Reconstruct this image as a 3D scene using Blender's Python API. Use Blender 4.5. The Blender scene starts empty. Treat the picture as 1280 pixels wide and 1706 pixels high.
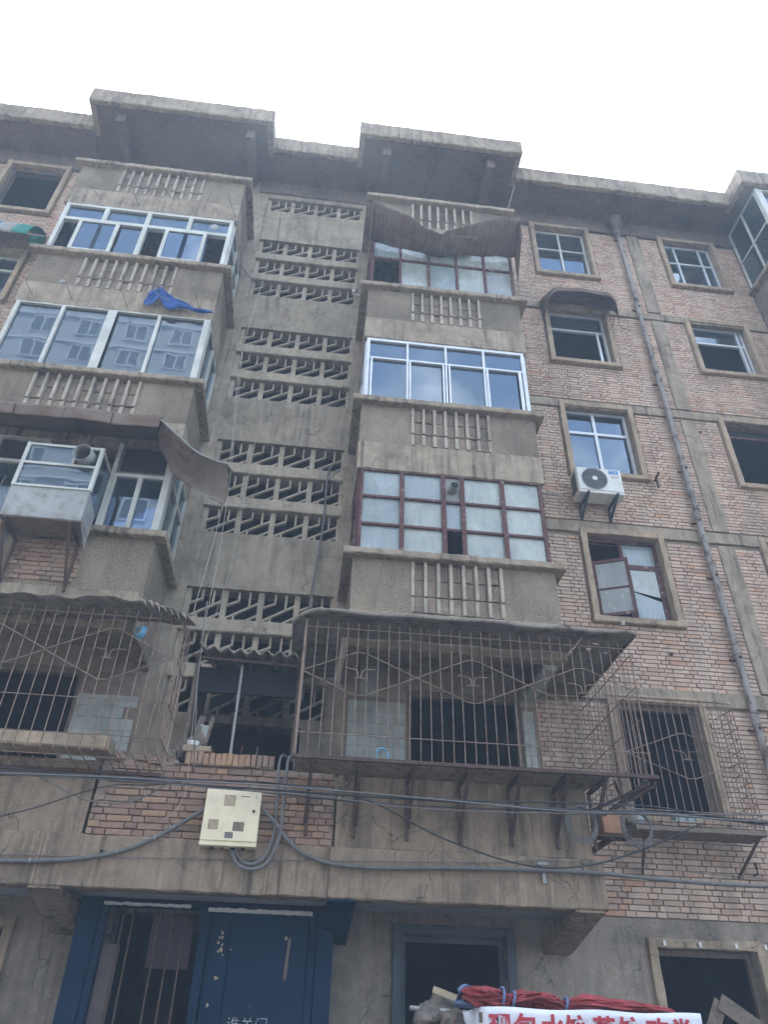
import bpy, bmesh, math, random
from mathutils import Vector, Matrix
random.seed(7)
S = bpy.context.scene
COL = S.collection

# ------------------------------------------------------------------ camera
PP = (640.0, 853.0); FL = 1226.311135          # photograph pixels (1280 x 1706)
R = ((0.99336289, 0.08561961, 0.07680782),
     (-0.11264222, 0.5889877, 0.80025322),
     (0.02327851, -0.80359366, 0.59472291))
CAM = Vector((0.0, -9.22, 1.6))                # wall plane is y = 0, ground z = 0
def px(x, y, Y):
    """point on the plane y = Y seen at photograph pixel (x, y)"""
    c = (x - PP[0], y - PP[1], FL)
    d = Vector([sum(R[i][j] * c[j] for j in range(3)) for i in range(3)])
    return CAM + d * ((Y - CAM.y) / d.y)
cam = bpy.data.cameras.new('camera'); camo = bpy.data.objects.new('camera', cam); COL.objects.link(camo)
M = Matrix.Identity(4)
for i in range(3):
    M[i][0] = R[i][0]; M[i][1] = -R[i][1]; M[i][2] = -R[i][2]; M[i][3] = CAM[i]
camo.matrix_world = M
cam.sensor_fit = 'VERTICAL'; cam.sensor_height = 36.0; cam.lens = FL / 1706 * 36.0
cam.clip_start = 0.05; cam.clip_end = 2000
S.camera = camo

# ------------------------------------------------------------------ light
SUN_EL, SUN_AZ = math.radians(64.0), math.radians(-5.0)      # azimuth from +Y towards +X
sdir = Vector((math.sin(SUN_AZ) * math.cos(SUN_EL), math.cos(SUN_AZ) * math.cos(SUN_EL), math.sin(SUN_EL)))
sl = bpy.data.lights.new('sun', 'SUN'); sl.energy = 4.0; sl.angle = math.radians(0.5); sl.color = (1.0, 0.93, 0.83)
so = bpy.data.objects.new('sun', sl); COL.objects.link(so)
so.rotation_euler = sdir.to_track_quat('Z', 'Y').to_euler(); so.location = (0, 30, 60)
W = bpy.data.worlds.new('World'); S.world = W; W.use_nodes = True
nt = W.node_tree; nt.nodes.clear()
N = nt.nodes.new
sky = N('ShaderNodeTexSky'); sky.sky_type = 'NISHITA'; sky.sun_disc = False
sky.sun_elevation = SUN_EL; sky.sun_rotation = math.radians(-5.0)
sky.air_density = 1.0; sky.dust_density = 1.5; sky.ozone_density = 1.0
tc = N('ShaderNodeTexCoord'); mp = N('ShaderNodeMapping'); mp.inputs['Scale'].default_value = (1.0, 1.0, 1.8); mp.inputs['Location'].default_value = (4.7, 3.1, 0.6)
cn = N('ShaderNodeTexNoise'); cn.inputs['Scale'].default_value = 2.1; cn.inputs['Detail'].default_value = 8; cn.inputs['Roughness'].default_value = 0.6
cr = N('ShaderNodeValToRGB'); cr.color_ramp.elements[0].position = 0.44; cr.color_ramp.elements[1].position = 0.64
cn2 = N('ShaderNodeTexNoise'); cn2.inputs['Scale'].default_value = 5.0; cn2.inputs['Detail'].default_value = 5
cw = N('ShaderNodeValToRGB'); cw.color_ramp.elements[0].position = 0.38; cw.color_ramp.elements[1].position = 0.56
cw.color_ramp.elements[0].color = (1.80, 1.83, 1.90, 1); cw.color_ramp.elements[1].color = (14.0, 13.4, 12.6, 1)
mx = N('ShaderNodeMix'); mx.data_type = 'RGBA'
bg = N('ShaderNodeBackground'); bg.inputs['Strength'].default_value = 0.12
out = N('ShaderNodeOutputWorld'); L = nt.links.new
L(tc.outputs['Generated'], mp.inputs['Vector']); L(mp.outputs['Vector'], cn.inputs['Vector']); L(mp.outputs['Vector'], cn2.inputs['Vector'])
L(cn.outputs['Fac'], cr.inputs['Fac']); L(cn2.outputs['Fac'], cw.inputs['Fac'])
L(cr.outputs['Color'], mx.inputs['Factor']); L(sky.outputs['Color'], mx.inputs['A']); L(cw.outputs['Color'], mx.inputs['B'])
L(mx.outputs['Result'], bg.inputs['Color']); L(bg.outputs['Background'], out.inputs['Surface'])
S.view_settings.view_transform = 'Standard'; S.view_settings.look = 'None'
S.view_settings.gamma = 1.0; S.view_settings.use_curve_mapping = False
S.view_settings.exposure = 2.2
S.render.engine = 'CYCLES'
S.cycles.max_bounces = 8; S.cycles.diffuse_bounces = 4; S.cycles.glossy_bounces = 4
S.cycles.transparent_max_bounces = 24; S.cycles.volume_bounces = 1
S.cycles.caustics_reflective = False; S.cycles.caustics_refractive = False

# ------------------------------------------------------------------ materials
def nodes(name):
    m = bpy.data.materials.new(name); m.use_nodes = True
    t = m.node_tree; b = t.nodes['Principled BSDF']
    return m, t, b
def ramp(t, fac, stops):
    r = t.nodes.new('ShaderNodeValToRGB'); e = r.color_ramp.elements
    e[0].position, e[0].color = stops[0][0], (*stops[0][1], 1)
    e[1].position, e[1].color = stops[-1][0], (*stops[-1][1], 1)
    for p, c in stops[1:-1]:
        k = e.new(p); k.color = (*c, 1)
    t.links.new(fac, r.inputs['Fac']); return r.outputs['Color']
def posnoise(t, scale, sc=(1, 1, 1), detail=5, rough=0.6, off=(0, 0, 0)):
    g = t.nodes.new('ShaderNodeNewGeometry'); mp = t.nodes.new('ShaderNodeMapping')
    mp.inputs['Scale'].default_value = sc; mp.inputs['Location'].default_value = off
    n = t.nodes.new('ShaderNodeTexNoise'); n.inputs['Scale'].default_value = scale
    n.inputs['Detail'].default_value = detail; n.inputs['Roughness'].default_value = rough
    t.links.new(g.outputs['Position'], mp.inputs['Vector']); t.links.new(mp.outputs['Vector'], n.inputs['Vector'])
    return n.outputs['Fac']
def mixc(t, fac, a, b, mode='MIX'):
    m = t.nodes.new('ShaderNodeMix'); m.data_type = 'RGBA'; m.blend_type = mode
    for sock, val in ((m.inputs['Factor'], fac), (m.inputs['A'], a), (m.inputs['B'], b)):
        if isinstance(val, (int, float)): sock.default_value = val
        elif isinstance(val, tuple): sock.default_value = (*val, 1)
        else: t.links.new(val, sock)
    return m.outputs['Result']
def bump(t, b, h, strength=0.4, dist=0.01):
    k = t.nodes.new('ShaderNodeBump'); k.inputs['Strength'].default_value = strength; k.inputs['Distance'].default_value = dist
    t.links.new(h, k.inputs['Height']); t.links.new(k.outputs['Normal'], b.inputs['Normal'])
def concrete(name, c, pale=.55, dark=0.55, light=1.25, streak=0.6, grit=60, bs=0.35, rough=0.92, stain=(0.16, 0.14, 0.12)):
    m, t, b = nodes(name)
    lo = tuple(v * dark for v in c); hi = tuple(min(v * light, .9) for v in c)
    n1 = posnoise(t, 1.6, detail=8, rough=0.68)
    base = ramp(t, n1, [(0.28, lo), (0.5, c), (0.74, hi)])
    n2 = posnoise(t, 3.0, (2.6, 2.6, 0.28), detail=6, rough=0.65, off=(3, 1, 7))
    f2 = ramp(t, n2, [(0.50, (0, 0, 0)), (0.72, (streak,) * 3)])
    base = mixc(t, f2, base, stain)
    n4 = posnoise(t, 2.4, (3.2, 3.2, 0.35), detail=5, off=(11, 4, 2))
    f4 = ramp(t, n4, [(0.58, (0, 0, 0)), (0.75, (streak * pale,) * 3)])
    base = mixc(t, f4, base, tuple(min(.6, v * 1.55) for v in c))
    n6 = posnoise(t, 9.0, (1, 1, .7), detail=7, rough=0.7, off=(6, 6, 1))
    base = mixc(t, 0.38, base, ramp(t, n6, [(0.3, (0.22,) * 3), (0.5, (0.5,) * 3), (0.7, (0.78,) * 3)]), 'OVERLAY')
    n7 = posnoise(t, 1.0, (13, 13, .55), detail=4, rough=0.6, off=(1, 8, 3))
    n8 = posnoise(t, .9, detail=3, off=(7, 3, 9))
    gate = ramp(t, n8, [(0.44, (0, 0, 0)), (0.62, (1, 1, 1))])
    drip = mixc(t, 1.0, ramp(t, n7, [(0.50, (0, 0, 0)), (0.66, (streak,) * 3)]), gate, 'MULTIPLY')
    base = mixc(t, drip, base, tuple(v * .45 for v in stain))
    n3 = posnoise(t, grit, detail=3, rough=0.7)
    base = mixc(t, 0.34, base, ramp(t, n3, [(0.25, (0.25,) * 3), (0.75, (0.85,) * 3)]), 'OVERLAY')
    gg = t.nodes.new('ShaderNodeNewGeometry'); wn = t.nodes.new('ShaderNodeTexNoise'); wn.inputs['Scale'].default_value = 3.0; wn.inputs['Detail'].default_value = 6
    t.links.new(gg.outputs['Position'], wn.inputs['Vector'])
    wm = t.nodes.new('ShaderNodeVectorMath'); wm.operation = 'MULTIPLY_ADD'; wm.inputs[1].default_value = (.5, .5, .5)
    t.links.new(wn.outputs['Color'], wm.inputs[0]); t.links.new(gg.outputs['Position'], wm.inputs[2])
    vc = t.nodes.new('ShaderNodeTexVoronoi'); vc.feature = 'DISTANCE_TO_EDGE'; vc.inputs['Scale'].default_value = 0.95
    t.links.new(wm.outputs[0], vc.inputs['Vector'])
    cg_ = ramp(t, posnoise(t, .8, detail=2, off=(2, 5, 8)), [(0.50, (0, 0, 0)), (0.58, (.75,) * 3)])
    crack = mixc(t, 1.0, ramp(t, vc.outputs['Distance'], [(0.0, (1, 1, 1)), (0.009, (0, 0, 0))]), cg_, 'MULTIPLY')
    base = mixc(t, crack, base, tuple(v * .3 for v in stain))
    npz = posnoise(t, 1.1, detail=3, rough=.45, off=(13, 2, 4))
    base = mixc(t, ramp(t, npz, [(0.60, (0, 0, 0)), (0.615, (.35,) * 3)]), base, tuple(min(.6, v * 1.2) for v in c))
    t.links.new(base, b.inputs['Base Color']); b.inputs['Roughness'].default_value = rough
    b.inputs['Specular IOR Level'].default_value = 0.2
    bump(t, b, n3, bs, 0.012)
    return m
def pebble(name, c):
    m, t, b = nodes(name)
    n1 = posnoise(t, 1.3, detail=6)
    base = ramp(t, n1, [(0.3, tuple(v * .6 for v in c)), (0.7, tuple(v * 1.2 for v in c))])
    g = t.nodes.new('ShaderNodeNewGeometry'); v = t.nodes.new('ShaderNodeTexVoronoi'); v.inputs['Scale'].default_value = 58
    t.links.new(g.outputs['Position'], v.inputs['Vector'])
    peb = ramp(t, v.outputs['Distance'], [(0.0, (0.95,) * 3), (0.55, (0.42,) * 3), (0.8, (0.16,) * 3)])
    base = mixc(t, 0.42, base, peb, 'OVERLAY')
    n2 = posnoise(t, 2.6, (2.2, 2.2, .35), off=(5, 2, 1))
    base = mixc(t, ramp(t, n2, [(0.52, (0, 0, 0)), (0.75, (.55,) * 3)]), base, (0.115, 0.088, 0.07))
    t.links.new(base, b.inputs['Base Color']); b.inputs['Roughness'].default_value = 0.9
    b.inputs['Specular IOR Level'].default_value = 0.2
    inv = t.nodes.new('ShaderNodeMath'); inv.operation = 'SUBTRACT'; inv.inputs[0].default_value = 1.0
    t.links.new(v.outputs['Distance'], inv.inputs[1]); bump(t, b, inv.outputs[0], 0.9, 0.018)
    return m
def plain(name, c, rough=0.6, metal=0.0, var=0.25, scale=6, bs=0.0, grit=80, spec=0.35):
    m, t, b = nodes(name)
    n1 = posnoise(t, scale, detail=6, rough=0.65)
    base = ramp(t, n1, [(0.3, tuple(v * (1 - var) for v in c)), (0.7, tuple(min(.95, v * (1 + var * .6)) for v in c))])
    t.links.new(base, b.inputs['Base Color']); b.inputs['Roughness'].default_value = rough; b.inputs['Metallic'].default_value = metal
    b.inputs['Specular IOR Level'].default_value = spec
    if bs: bump(t, b, posnoise(t, grit, detail=3), bs, 0.006)
    return m
def worn(name, c, c2, lo=0.55, hi=0.62, scale=9, rough=0.6, sc=(1, 1, 1), bs=0.2):
    """paint c worn through to c2 in patches"""
    m, t, b = nodes(name)
    n1 = posnoise(t, 2.5, detail=5)
    base = ramp(t, n1, [(0.3, tuple(v * .75 for v in c)), (0.7, tuple(v * 1.15 for v in c))])
    n2 = posnoise(t, scale, sc, detail=9, rough=0.72, off=(4, 9, 2))
    f = ramp(t, n2, [(lo, (0, 0, 0)), (hi, (1, 1, 1))])
    base = mixc(t, f, base, c2)
    t.links.new(base, b.inputs['Base Color']); b.inputs['Roughness'].default_value = rough
    b.inputs['Specular IOR Level'].default_value = 0.2
    bump(t, b, f, bs, 0.003)
    return m
def brickmat(name, attr=True, stops=None):
    m, t, b = nodes(name)
    if attr:
        a = t.nodes.new('ShaderNodeAttribute'); a.attribute_name = 'tone'; fac = a.outputs['Fac']
    col = ramp(t, fac, stops or [(0.0, (0.36, 0.25, 0.19)), (0.25, (0.47, 0.33, 0.25)), (0.5, (0.52, 0.375, 0.285)), (0.8, (0.56, 0.425, 0.33)), (0.94, (0.53, 0.33, 0.225)), (1.0, (0.50, 0.27, 0.17))])
    n1 = posnoise(t, 0.9, detail=7, rough=0.62, off=(2, 0, 5))
    col = mixc(t, ramp(t, n1, [(0.44, (0, 0, 0)), (0.70, (.62,) * 3)]), col, (0.27, 0.215, 0.17))
    n5 = posnoise(t, 1.1, (1.6, 1, .5), detail=6, off=(9, 0, 1))
    col = mixc(t, ramp(t, n5, [(0.52, (0, 0, 0)), (0.75, (.5,) * 3)]), col, (0.53, 0.44, 0.36))
    n9 = posnoise(t, 2.0, (2.2, 1, .35), detail=6, rough=.65, off=(5, 1, 3))
    col = mixc(t, ramp(t, n9, [(0.50, (0, 0, 0)), (0.70, (.55,) * 3)]), col, (0.20, 0.16, 0.125))
    n2 = posnoise(t, 45, detail=4, rough=0.7)
    col = mixc(t, 0.4, col, ramp(t, n2, [(0.25, (0.2,) * 3), (0.75, (0.8,) * 3)]), 'OVERLAY')
    t.links.new(col, b.inputs['Base Color']); b.inputs['Roughness'].default_value = 0.92; b.inputs['Specular IOR Level'].default_value = 0.15
    bump(t, b, n2, 0.5, 0.008)
    return m
def glassmat(name, tint, refl=0.35, ior=1.6, dirt=0.12, dirtc=(0.4, 0.42, 0.42)):
    """clear pane: mirror of the street and sky over a see-through sheet, with a film of dust"""
    m, t, b = nodes(name); t.nodes.remove(b)
    o = t.nodes['Material Output']
    tr = t.nodes.new('ShaderNodeBsdfTransparent'); tr.inputs['Color'].default_value = (*tint, 1)
    gl = t.nodes.new('ShaderNodeBsdfGlossy'); gl.inputs['Roughness'].default_value = 0.015; gl.inputs['Color'].default_value = (0.66, 0.82, 1.0, 1)
    wav = posnoise(t, 1.4, detail=2)
    k = t.nodes.new('ShaderNodeBump'); k.inputs['Strength'].default_value = 0.05; k.inputs['Distance'].default_value = 0.02
    t.links.new(wav, k.inputs['Height']); t.links.new(k.outputs['Normal'], gl.inputs['Normal'])
    fr = t.nodes.new('ShaderNodeFresnel'); fr.inputs['IOR'].default_value = ior
    ad = t.nodes.new('ShaderNodeMath'); ad.operation = 'ADD'; ad.inputs[1].default_value = refl; ad.use_clamp = True
    t.links.new(fr.outputs['Fac'], ad.inputs[0])
    mx1 = t.nodes.new('ShaderNodeMixShader'); t.links.new(ad.outputs[0], mx1.inputs[0])
    t.links.new(tr.outputs[0], mx1.inputs[1]); t.links.new(gl.outputs[0], mx1.inputs[2])
    df = t.nodes.new('ShaderNodeBsdfDiffuse'); df.inputs['Color'].default_value = (*dirtc, 1)
    nz = posnoise(t, 3.0, (1, 1, .6), detail=8, rough=0.7)
    f = ramp(t, nz, [(0.3, (dirt * .25,) * 3), (0.75, (min(1, dirt * 2),) * 3)])
    mx2 = t.nodes.new('ShaderNodeMixShader'); t.links.new(f, mx2.inputs[0])
    t.links.new(mx1.outputs[0], mx2.inputs[1]); t.links.new(df.outputs[0], mx2.inputs[2])
    t.links.new(mx2.outputs[0], o.inputs['Surface'])
    return m
MAT = dict(
    concrete=concrete('weathered_concrete', (0.305, 0.248, 0.184), streak=.75, stain=(0.12, 0.09, 0.07)),
    conc_lat=concrete('lattice_concrete', (0.375, 0.318, 0.242), dark=.65, streak=.45),
    conc_beam=concrete('stained_beam_concrete', (0.268, 0.202, 0.144), pale=1.0, streak=.85, stain=(0.10, 0.075, 0.058)),
    plaster=concrete('stair_wall_plaster', (0.308, 0.258, 0.196), stain=(0.14, 0.11, 0.085), streak=.65, grit=90, bs=.2),
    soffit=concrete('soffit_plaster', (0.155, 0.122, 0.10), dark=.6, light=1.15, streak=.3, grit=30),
    stucco=concrete('rough_grey_stucco', (0.27, 0.222, 0.175), streak=.55, grit=38, bs=1.0),
    frame_c=concrete('window_surround_cement', (0.35, 0.265, 0.185), streak=.4),
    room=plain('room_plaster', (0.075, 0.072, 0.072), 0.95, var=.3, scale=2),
    soffit_white=plain('white_washed_soffit', (0.34, 0.33, 0.33), 0.95, var=.25, scale=3),
    pebble=pebble('pebble_dash', (0.295, 0.238, 0.174)),
    mortar=plain('mortar', (0.275, 0.215, 0.165), 0.95, var=.35, bs=.4),
    brick=brickmat('brick'),
    oldbrick=brickmat('old_red_brick', stops=[(0.0, (0.17, 0.12, 0.09)), (0.25, (0.27, 0.165, 0.12)), (0.5, (0.32, 0.20, 0.145)), (0.8, (0.35, 0.255, 0.19)), (0.94, (0.38, 0.215, 0.135)), (1.0, (0.39, 0.265, 0.155))]),
    block=concrete('infill_clay_block', (0.262, 0.205, 0.158), streak=.4),
    fin=concrete('fin_concrete', (0.365, 0.315, 0.25), streak=.3),
    pvc=worn('white_window_frame', (0.54, 0.54, 0.49), (0.33, 0.30, 0.24), .56, .75, 5, .5, bs=0),
    alum=plain('aluminium_frame', (0.60, 0.62, 0.64), 0.42, 0.25, .15),
    redwood=worn('dark_red_frame_paint', (0.105, 0.046, 0.042), (0.34, 0.30, 0.25), .56, .66, 14, .6),
    greenpvc=plain('pale_green_frame', (0.5, 0.54, 0.47), .5, var=.2),
    rust=worn('rusty_iron', (0.085, 0.058, 0.048), (0.17, 0.095, 0.06), .5, .66, 18, .8),
    bar=worn('weathered_steel_bar', (0.24, 0.175, 0.135), (0.12, 0.065, 0.042), .50, .64, 14, .6),
    tile=plain('white_glazed_tile', (0.40, 0.41, 0.37), 0.4, var=.35, scale=3, spec=.35),
    sheet=worn('grey_sheet_metal', (0.175, 0.135, 0.108), (0.13, 0.07, 0.042), .48, .66, 5, .6),
    galv=worn('galvanised_sheet', (0.33, 0.335, 0.32), (0.20, 0.165, 0.13), .50, .70, 8, .5),
    corr=worn('asbestos_cement_sheet', (0.33, 0.285, 0.235), (0.13, 0.10, 0.08), .48, .68, 7, .9),
    canopy=worn('dusty_canopy_sheet', (0.25, 0.22, 0.185), (0.12, 0.09, 0.07), .48, .66, 6, .9),
    awning=worn('pale_awning_sheet', (0.27, 0.245, 0.215), (0.17, 0.13, 0.10), .52, .72, 4, .7),
    blue=worn('blue_door_paint', (0.0036, 0.022, 0.054), (0.20, 0.19, 0.16), .67, .71, 8, .8),
    bluegrey=plain('blue_grey_paint', (0.075, 0.085, 0.10), .7, var=.3, scale=3),
    white=plain('off_white_paint', (0.68, 0.67, 0.64), .6, var=.12),
    cable=plain('black_cable', (0.035, 0.036, 0.04), .55, var=.3),
    gcable=plain('grey_cable', (0.155, 0.15, 0.145), .6, var=.3, scale=12),
    rope=plain('pale_cord', (0.40, 0.355, 0.29), .8, var=.2, scale=12),
    cream=worn('cream_enamel', (0.80, 0.70, 0.48), (0.50, 0.38, 0.20), .60, .80, 5, .45, (2, 2, .5)),
    acwhite=plain('air_conditioner_casing', (0.66, 0.65, 0.60), .45, var=.12),
    dark=plain('dark_grille', (0.03, 0.03, 0.033), .8, var=.2, spec=.1),
    grillring=plain('grille_ring', (0.24, 0.24, 0.26), .5, var=.1),
    logo=plain('logo_blue', (0.03, 0.24, 0.60), .4, var=.05),
    greenpaint=plain('dark_green_bracket', (0.035, 0.06, 0.06), .6),
    pipe=worn('peeling_drainpipe_paint', (0.30, 0.27, 0.245), (0.12, 0.09, 0.075), .50, .60, 7, .7, (1, 1, .45)),
    wood=plain('grey_timber', (0.19, 0.15, 0.115), .9, var=.35, scale=14, bs=.3),
    woodl=plain('pale_timber', (0.42, 0.33, 0.22), .8, var=.3, scale=14, bs=.3),
    bluebowl=plain('blue_plastic', (0.12, 0.34, 0.52), .4, var=.15),
    tarp=worn('blue_tarpaulin', (0.012, 0.065, 0.24), (0.20, 0.33, 0.45), .60, .72, 10, .6),
    redcloth=plain('red_tarpaulin', (0.31, 0.045, 0.05), .55, var=.45, scale=6, bs=.9, grit=26),
    bluecloth=plain('blue_tarpaulin_lining', (0.13, 0.17, 0.30), .6, var=.3),
    banner=plain('white_banner', (0.70, 0.70, 0.75), .6, var=.08, scale=3),
    redprint=plain('red_print', (0.42, 0.035, 0.05), .6, var=.06),
    bag=plain('plastic_sack', (0.15, 0.125, 0.10), .5, var=.6, bs=1.0, grit=22),
    terracotta=concrete('terracotta', (0.36, 0.185, 0.115), streak=.2),
    asphalt=plain('worn_lane', (0.11, 0.10, 0.09), .9, var=.3, bs=.5, grit=120),
    pave=plain('paving', (0.24, 0.23, 0.215), .9, var=.25, bs=.4),
    towerwall=plain('tower_render', (0.36, 0.35, 0.34), .85, var=.08, scale=1),
    towertrim=plain('tower_trim', (0.55, 0.55, 0.54), .8, var=.08, scale=1),
    towerglass=plain('tower_glass', (0.03, 0.04, 0.05), .12, var=.2, spec=.8),
    cloth_green=plain('green_awning_cloth', (0.03, 0.21, 0.17), .8, var=.15),
    cloth_blue=plain('blue_awning_cloth', (0.02, 0.14, 0.36), .8, var=.15),
    cloth_grey=plain('grey_awning_cloth', (0.30, 0.29, 0.27), .8, var=.2),
    frost=None, glass=None)
MAT['glass'] = glassmat('window_glass', (0.40, 0.52, 0.72), 0.09, 1.65, .05)
MAT['glassblue'] = glassmat('blue_tinted_glass', (0.12, 0.20, 0.42), 0.13, 1.65, .03)
MAT['glassdark'] = glassmat('dim_glass', (0.34, 0.42, 0.52), 0.10, 1.6, .06)
MAT['glassgreen'] = glassmat('green_tinted_glass', (0.16, 0.30, 0.27), 0.10, 1.6, .06)
def frosted(name, c, dirtc, trans=0.1):
    m, t, b = nodes(name)
    n = posnoise(t, 2.2, (1, 1, .6), detail=8, rough=.7)
    col = ramp(t, n, [(0.28, dirtc), (0.55, c), (0.8, tuple(min(.9, v * 1.15) for v in c))])
    n2 = posnoise(t, 7, (1.5, 1.5, .35), detail=6, off=(3, 3, 3))
    col = mixc(t, ramp(t, n2, [(0.55, (0, 0, 0)), (0.8, (.5,) * 3)]), col, tuple(v * .55 for v in dirtc))
    t.links.new(col, b.inputs['Base Color']); b.inputs['Roughness'].default_value = 0.16
    b.inputs['Specular IOR Level'].default_value = 0.8
    rr = ramp(t, n, [(0.3, (.10,) * 3), (0.8, (.45,) * 3)]); t.links.new(rr, b.inputs['Roughness'])
    return m
MAT['frost'] = frosted('dusty_frosted_glass', (0.36, 0.385, 0.35), (0.20, 0.235, 0.22))
MAT['frostblue'] = frosted('dusty_bluish_glass', (0.28, 0.33, 0.335), (0.17, 0.215, 0.225))
MAT['greyglass'] = frosted('grey_dusty_glass', (0.27, 0.28, 0.27), (0.17, 0.185, 0.18))

# ------------------------------------------------------------------ mesh helpers
class MB:
    def __init__(s): s.v = []; s.f = []; s.t = []
    def add(s, vs, fs, tone=None):
        o = len(s.v); s.v += [tuple(p) for p in vs]; s.f += [tuple(i + o for i in f) for f in fs]
        if tone is not None: s.t += [tone] * len(fs)
        return s
    def box(s, x0, x1, y0, y1, z0, z1, tone=None):
        return s.add([(x, y, z) for z in (z0, z1) for x, y in ((x0, y0), (x1, y0), (x1, y1), (x0, y1))],
                     [(0, 3, 2, 1), (4, 5, 6, 7), (0, 1, 5, 4), (1, 2, 6, 5), (2, 3, 7, 6), (3, 0, 4, 7)], tone)
    def rbox(s, x0, x1, y0, y1, z0, z1, seg=0.12, j=0.004, ch=0.008):
        """box with a chamfered, slightly uneven outline along its longest axis"""
        lo = (x0, y0, z0); hi = (x1, y1, z1); d = [hi[i] - lo[i] for i in range(3)]
        ax = d.index(max(d)); a, b = [(1, 2), (2, 0), (0, 1)][ax]
        n = max(1, min(60, int(d[ax] / seg))); ch = min(ch, d[a] * .3, d[b] * .3)
        ring = [(lo[a] + ch, lo[b]), (hi[a] - ch, lo[b]), (hi[a], lo[b] + ch), (hi[a], hi[b] - ch), (hi[a] - ch, hi[b]), (lo[a] + ch, hi[b]), (lo[a], hi[b] - ch), (lo[a], lo[b] + ch)]
        vs = []
        for i in range(n + 1):
            for (p, q) in ring:
                c = [0, 0, 0]; c[ax] = lo[ax] + d[ax] * i / n
                c[a] = p + random.uniform(-j, j); c[b] = q + random.uniform(-j, j); vs.append(c)
        fs = [(i * 8 + k, i * 8 + (k + 1) % 8, (i + 1) * 8 + (k + 1) % 8, (i + 1) * 8 + k) for i in range(n) for k in range(8)]
        fs += [tuple(range(7, -1, -1)), tuple(n * 8 + k for k in range(8))]
        return s.add(vs, fs)
    def quad(s, *p): return s.add(p, [tuple(range(len(p)))])
    def bar(s, a, b, w, h=None, up=(0, 0, 1)):
        """square bar from a to b, w wide, h deep"""
        h = h or w; a = Vector(a); b = Vector(b); d = (b - a).normalized(); u = Vector(up)
        if abs(d.dot(u)) > .98: u = Vector((0, 1, 0))
        sx = d.cross(u).normalized() * w / 2; sz = sx.cross(d).normalized() * h / 2
        vs = [p + i * sx + k * sz for p in (a, b) for i, k in ((-1, -1), (1, -1), (1, 1), (-1, 1))]
        return s.add(vs, [(0, 1, 2, 3), (7, 6, 5, 4), (0, 4, 5, 1), (1, 5, 6, 2), (2, 6, 7, 3), (3, 7, 4, 0)])
    def tube(s, pts, r, n=6, caps=True):
        pts = [Vector(p) for p in pts]; rings = []
        rs = r if isinstance(r, (list, tuple)) else [r] * len(pts)
        d0 = (pts[1] - pts[0]).normalized(); u = Vector((0, 0, 1)) if abs(d0.z) < .9 else Vector((0, 1, 0))
        u = d0.cross(u).normalized()
        for i, p in enumerate(pts):
            d = (pts[min(i + 1, len(pts) - 1)] - pts[max(i - 1, 0)]).normalized()
            u = (u - d * u.dot(d)).normalized(); w = d.cross(u)
            rings.append([p + (u * math.cos(2 * math.pi * k / n) + w * math.sin(2 * math.pi * k / n)) * rs[i] for k in range(n)])
        vs = [q for rg in rings for q in rg]
        fs = [(i * n + k, i * n + (k + 1) % n, (i + 1) * n + (k + 1) % n, (i + 1) * n + k) for i in range(len(pts) - 1) for k in range(n)]
        if caps: fs += [tuple(range(n - 1, -1, -1)), tuple((len(pts) - 1) * n + k for k in range(n))]
        return s.add(vs, fs)
    def poly(s, pts, y0, y1):
        """outline in x,z given clockwise or not, extruded from y0 to y1"""
        n = len(pts); vs = [(x, y0, z) for x, z in pts] + [(x, y1, z) for x, z in pts]
        return s.add(vs, [tuple(range(n)), tuple(range(2 * n - 1, n - 1, -1))] + [(i, i + n, (i + 1) % n + n, (i + 1) % n) for i in range(n)])
    def grid(s, fn, nu, nv):
        vs = [fn(i / nu, j / nv) for j in range(nv + 1) for i in range(nu + 1)]
        return s.add(vs, [(j * (nu + 1) + i, j * (nu + 1) + i + 1, (j + 1) * (nu + 1) + i + 1, (j + 1) * (nu + 1) + i) for j in range(nv) for i in range(nu)])
    def mesh(s, name, mat, origin=(0, 0, 0), smooth=False):
        me = bpy.data.meshes.new(name); o = Vector(origin)
        me.from_pydata([tuple(Vector(p) - o) for p in s.v], [], s.f)
        if s.t and len(s.t) == len(s.f):
            a = me.attributes.new('tone', 'FLOAT', 'FACE'); a.data.foreach_set('value', s.t)
        bm = bmesh.new(); bm.from_mesh(me); bmesh.ops.recalc_face_normals(bm, faces=bm.faces); bm.to_mesh(bm and me); bm.free()
        if mat: me.materials.append(MAT[mat] if isinstance(mat, str) else mat)
        if smooth: me.shade_smooth()
        return me
    def build(s, name, mat, parent=None, smooth=False, origin=None, **props):
        xs, ys, zs = zip(*s.v)
        o = Vector(origin) if origin else Vector(((min(xs) + max(xs)) / 2, (min(ys) + max(ys)) / 2, min(zs)))
        return link(name, s.mesh(name, mat, o, smooth), o, parent, **props)
WORLD = {}
def link(name, me, o, parent=None, **props):
    ob = bpy.data.objects.new(name, me); COL.objects.link(ob); o = Vector(o); WORLD[ob.name] = o
    ob.location = o - (WORLD[parent.name] if parent else Vector())
    if parent: ob.parent = parent
    for k, v in props.items(): ob[k] = v
    return ob
def thing(name, loc, label, cat, group=None):
    ob = bpy.data.objects.new(name, None); ob.empty_display_size = .2
    COL.objects.link(ob); ob.location = loc; WORLD[ob.name] = Vector(loc)
    ob['label'] = label; ob['category'] = cat
    if group: ob['group'] = group
    return ob
def solid(ob, th, off=0.0):
    m = ob.modifiers.new('thickness', 'SOLIDIFY'); m.thickness = th; m.offset = off; return ob
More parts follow.
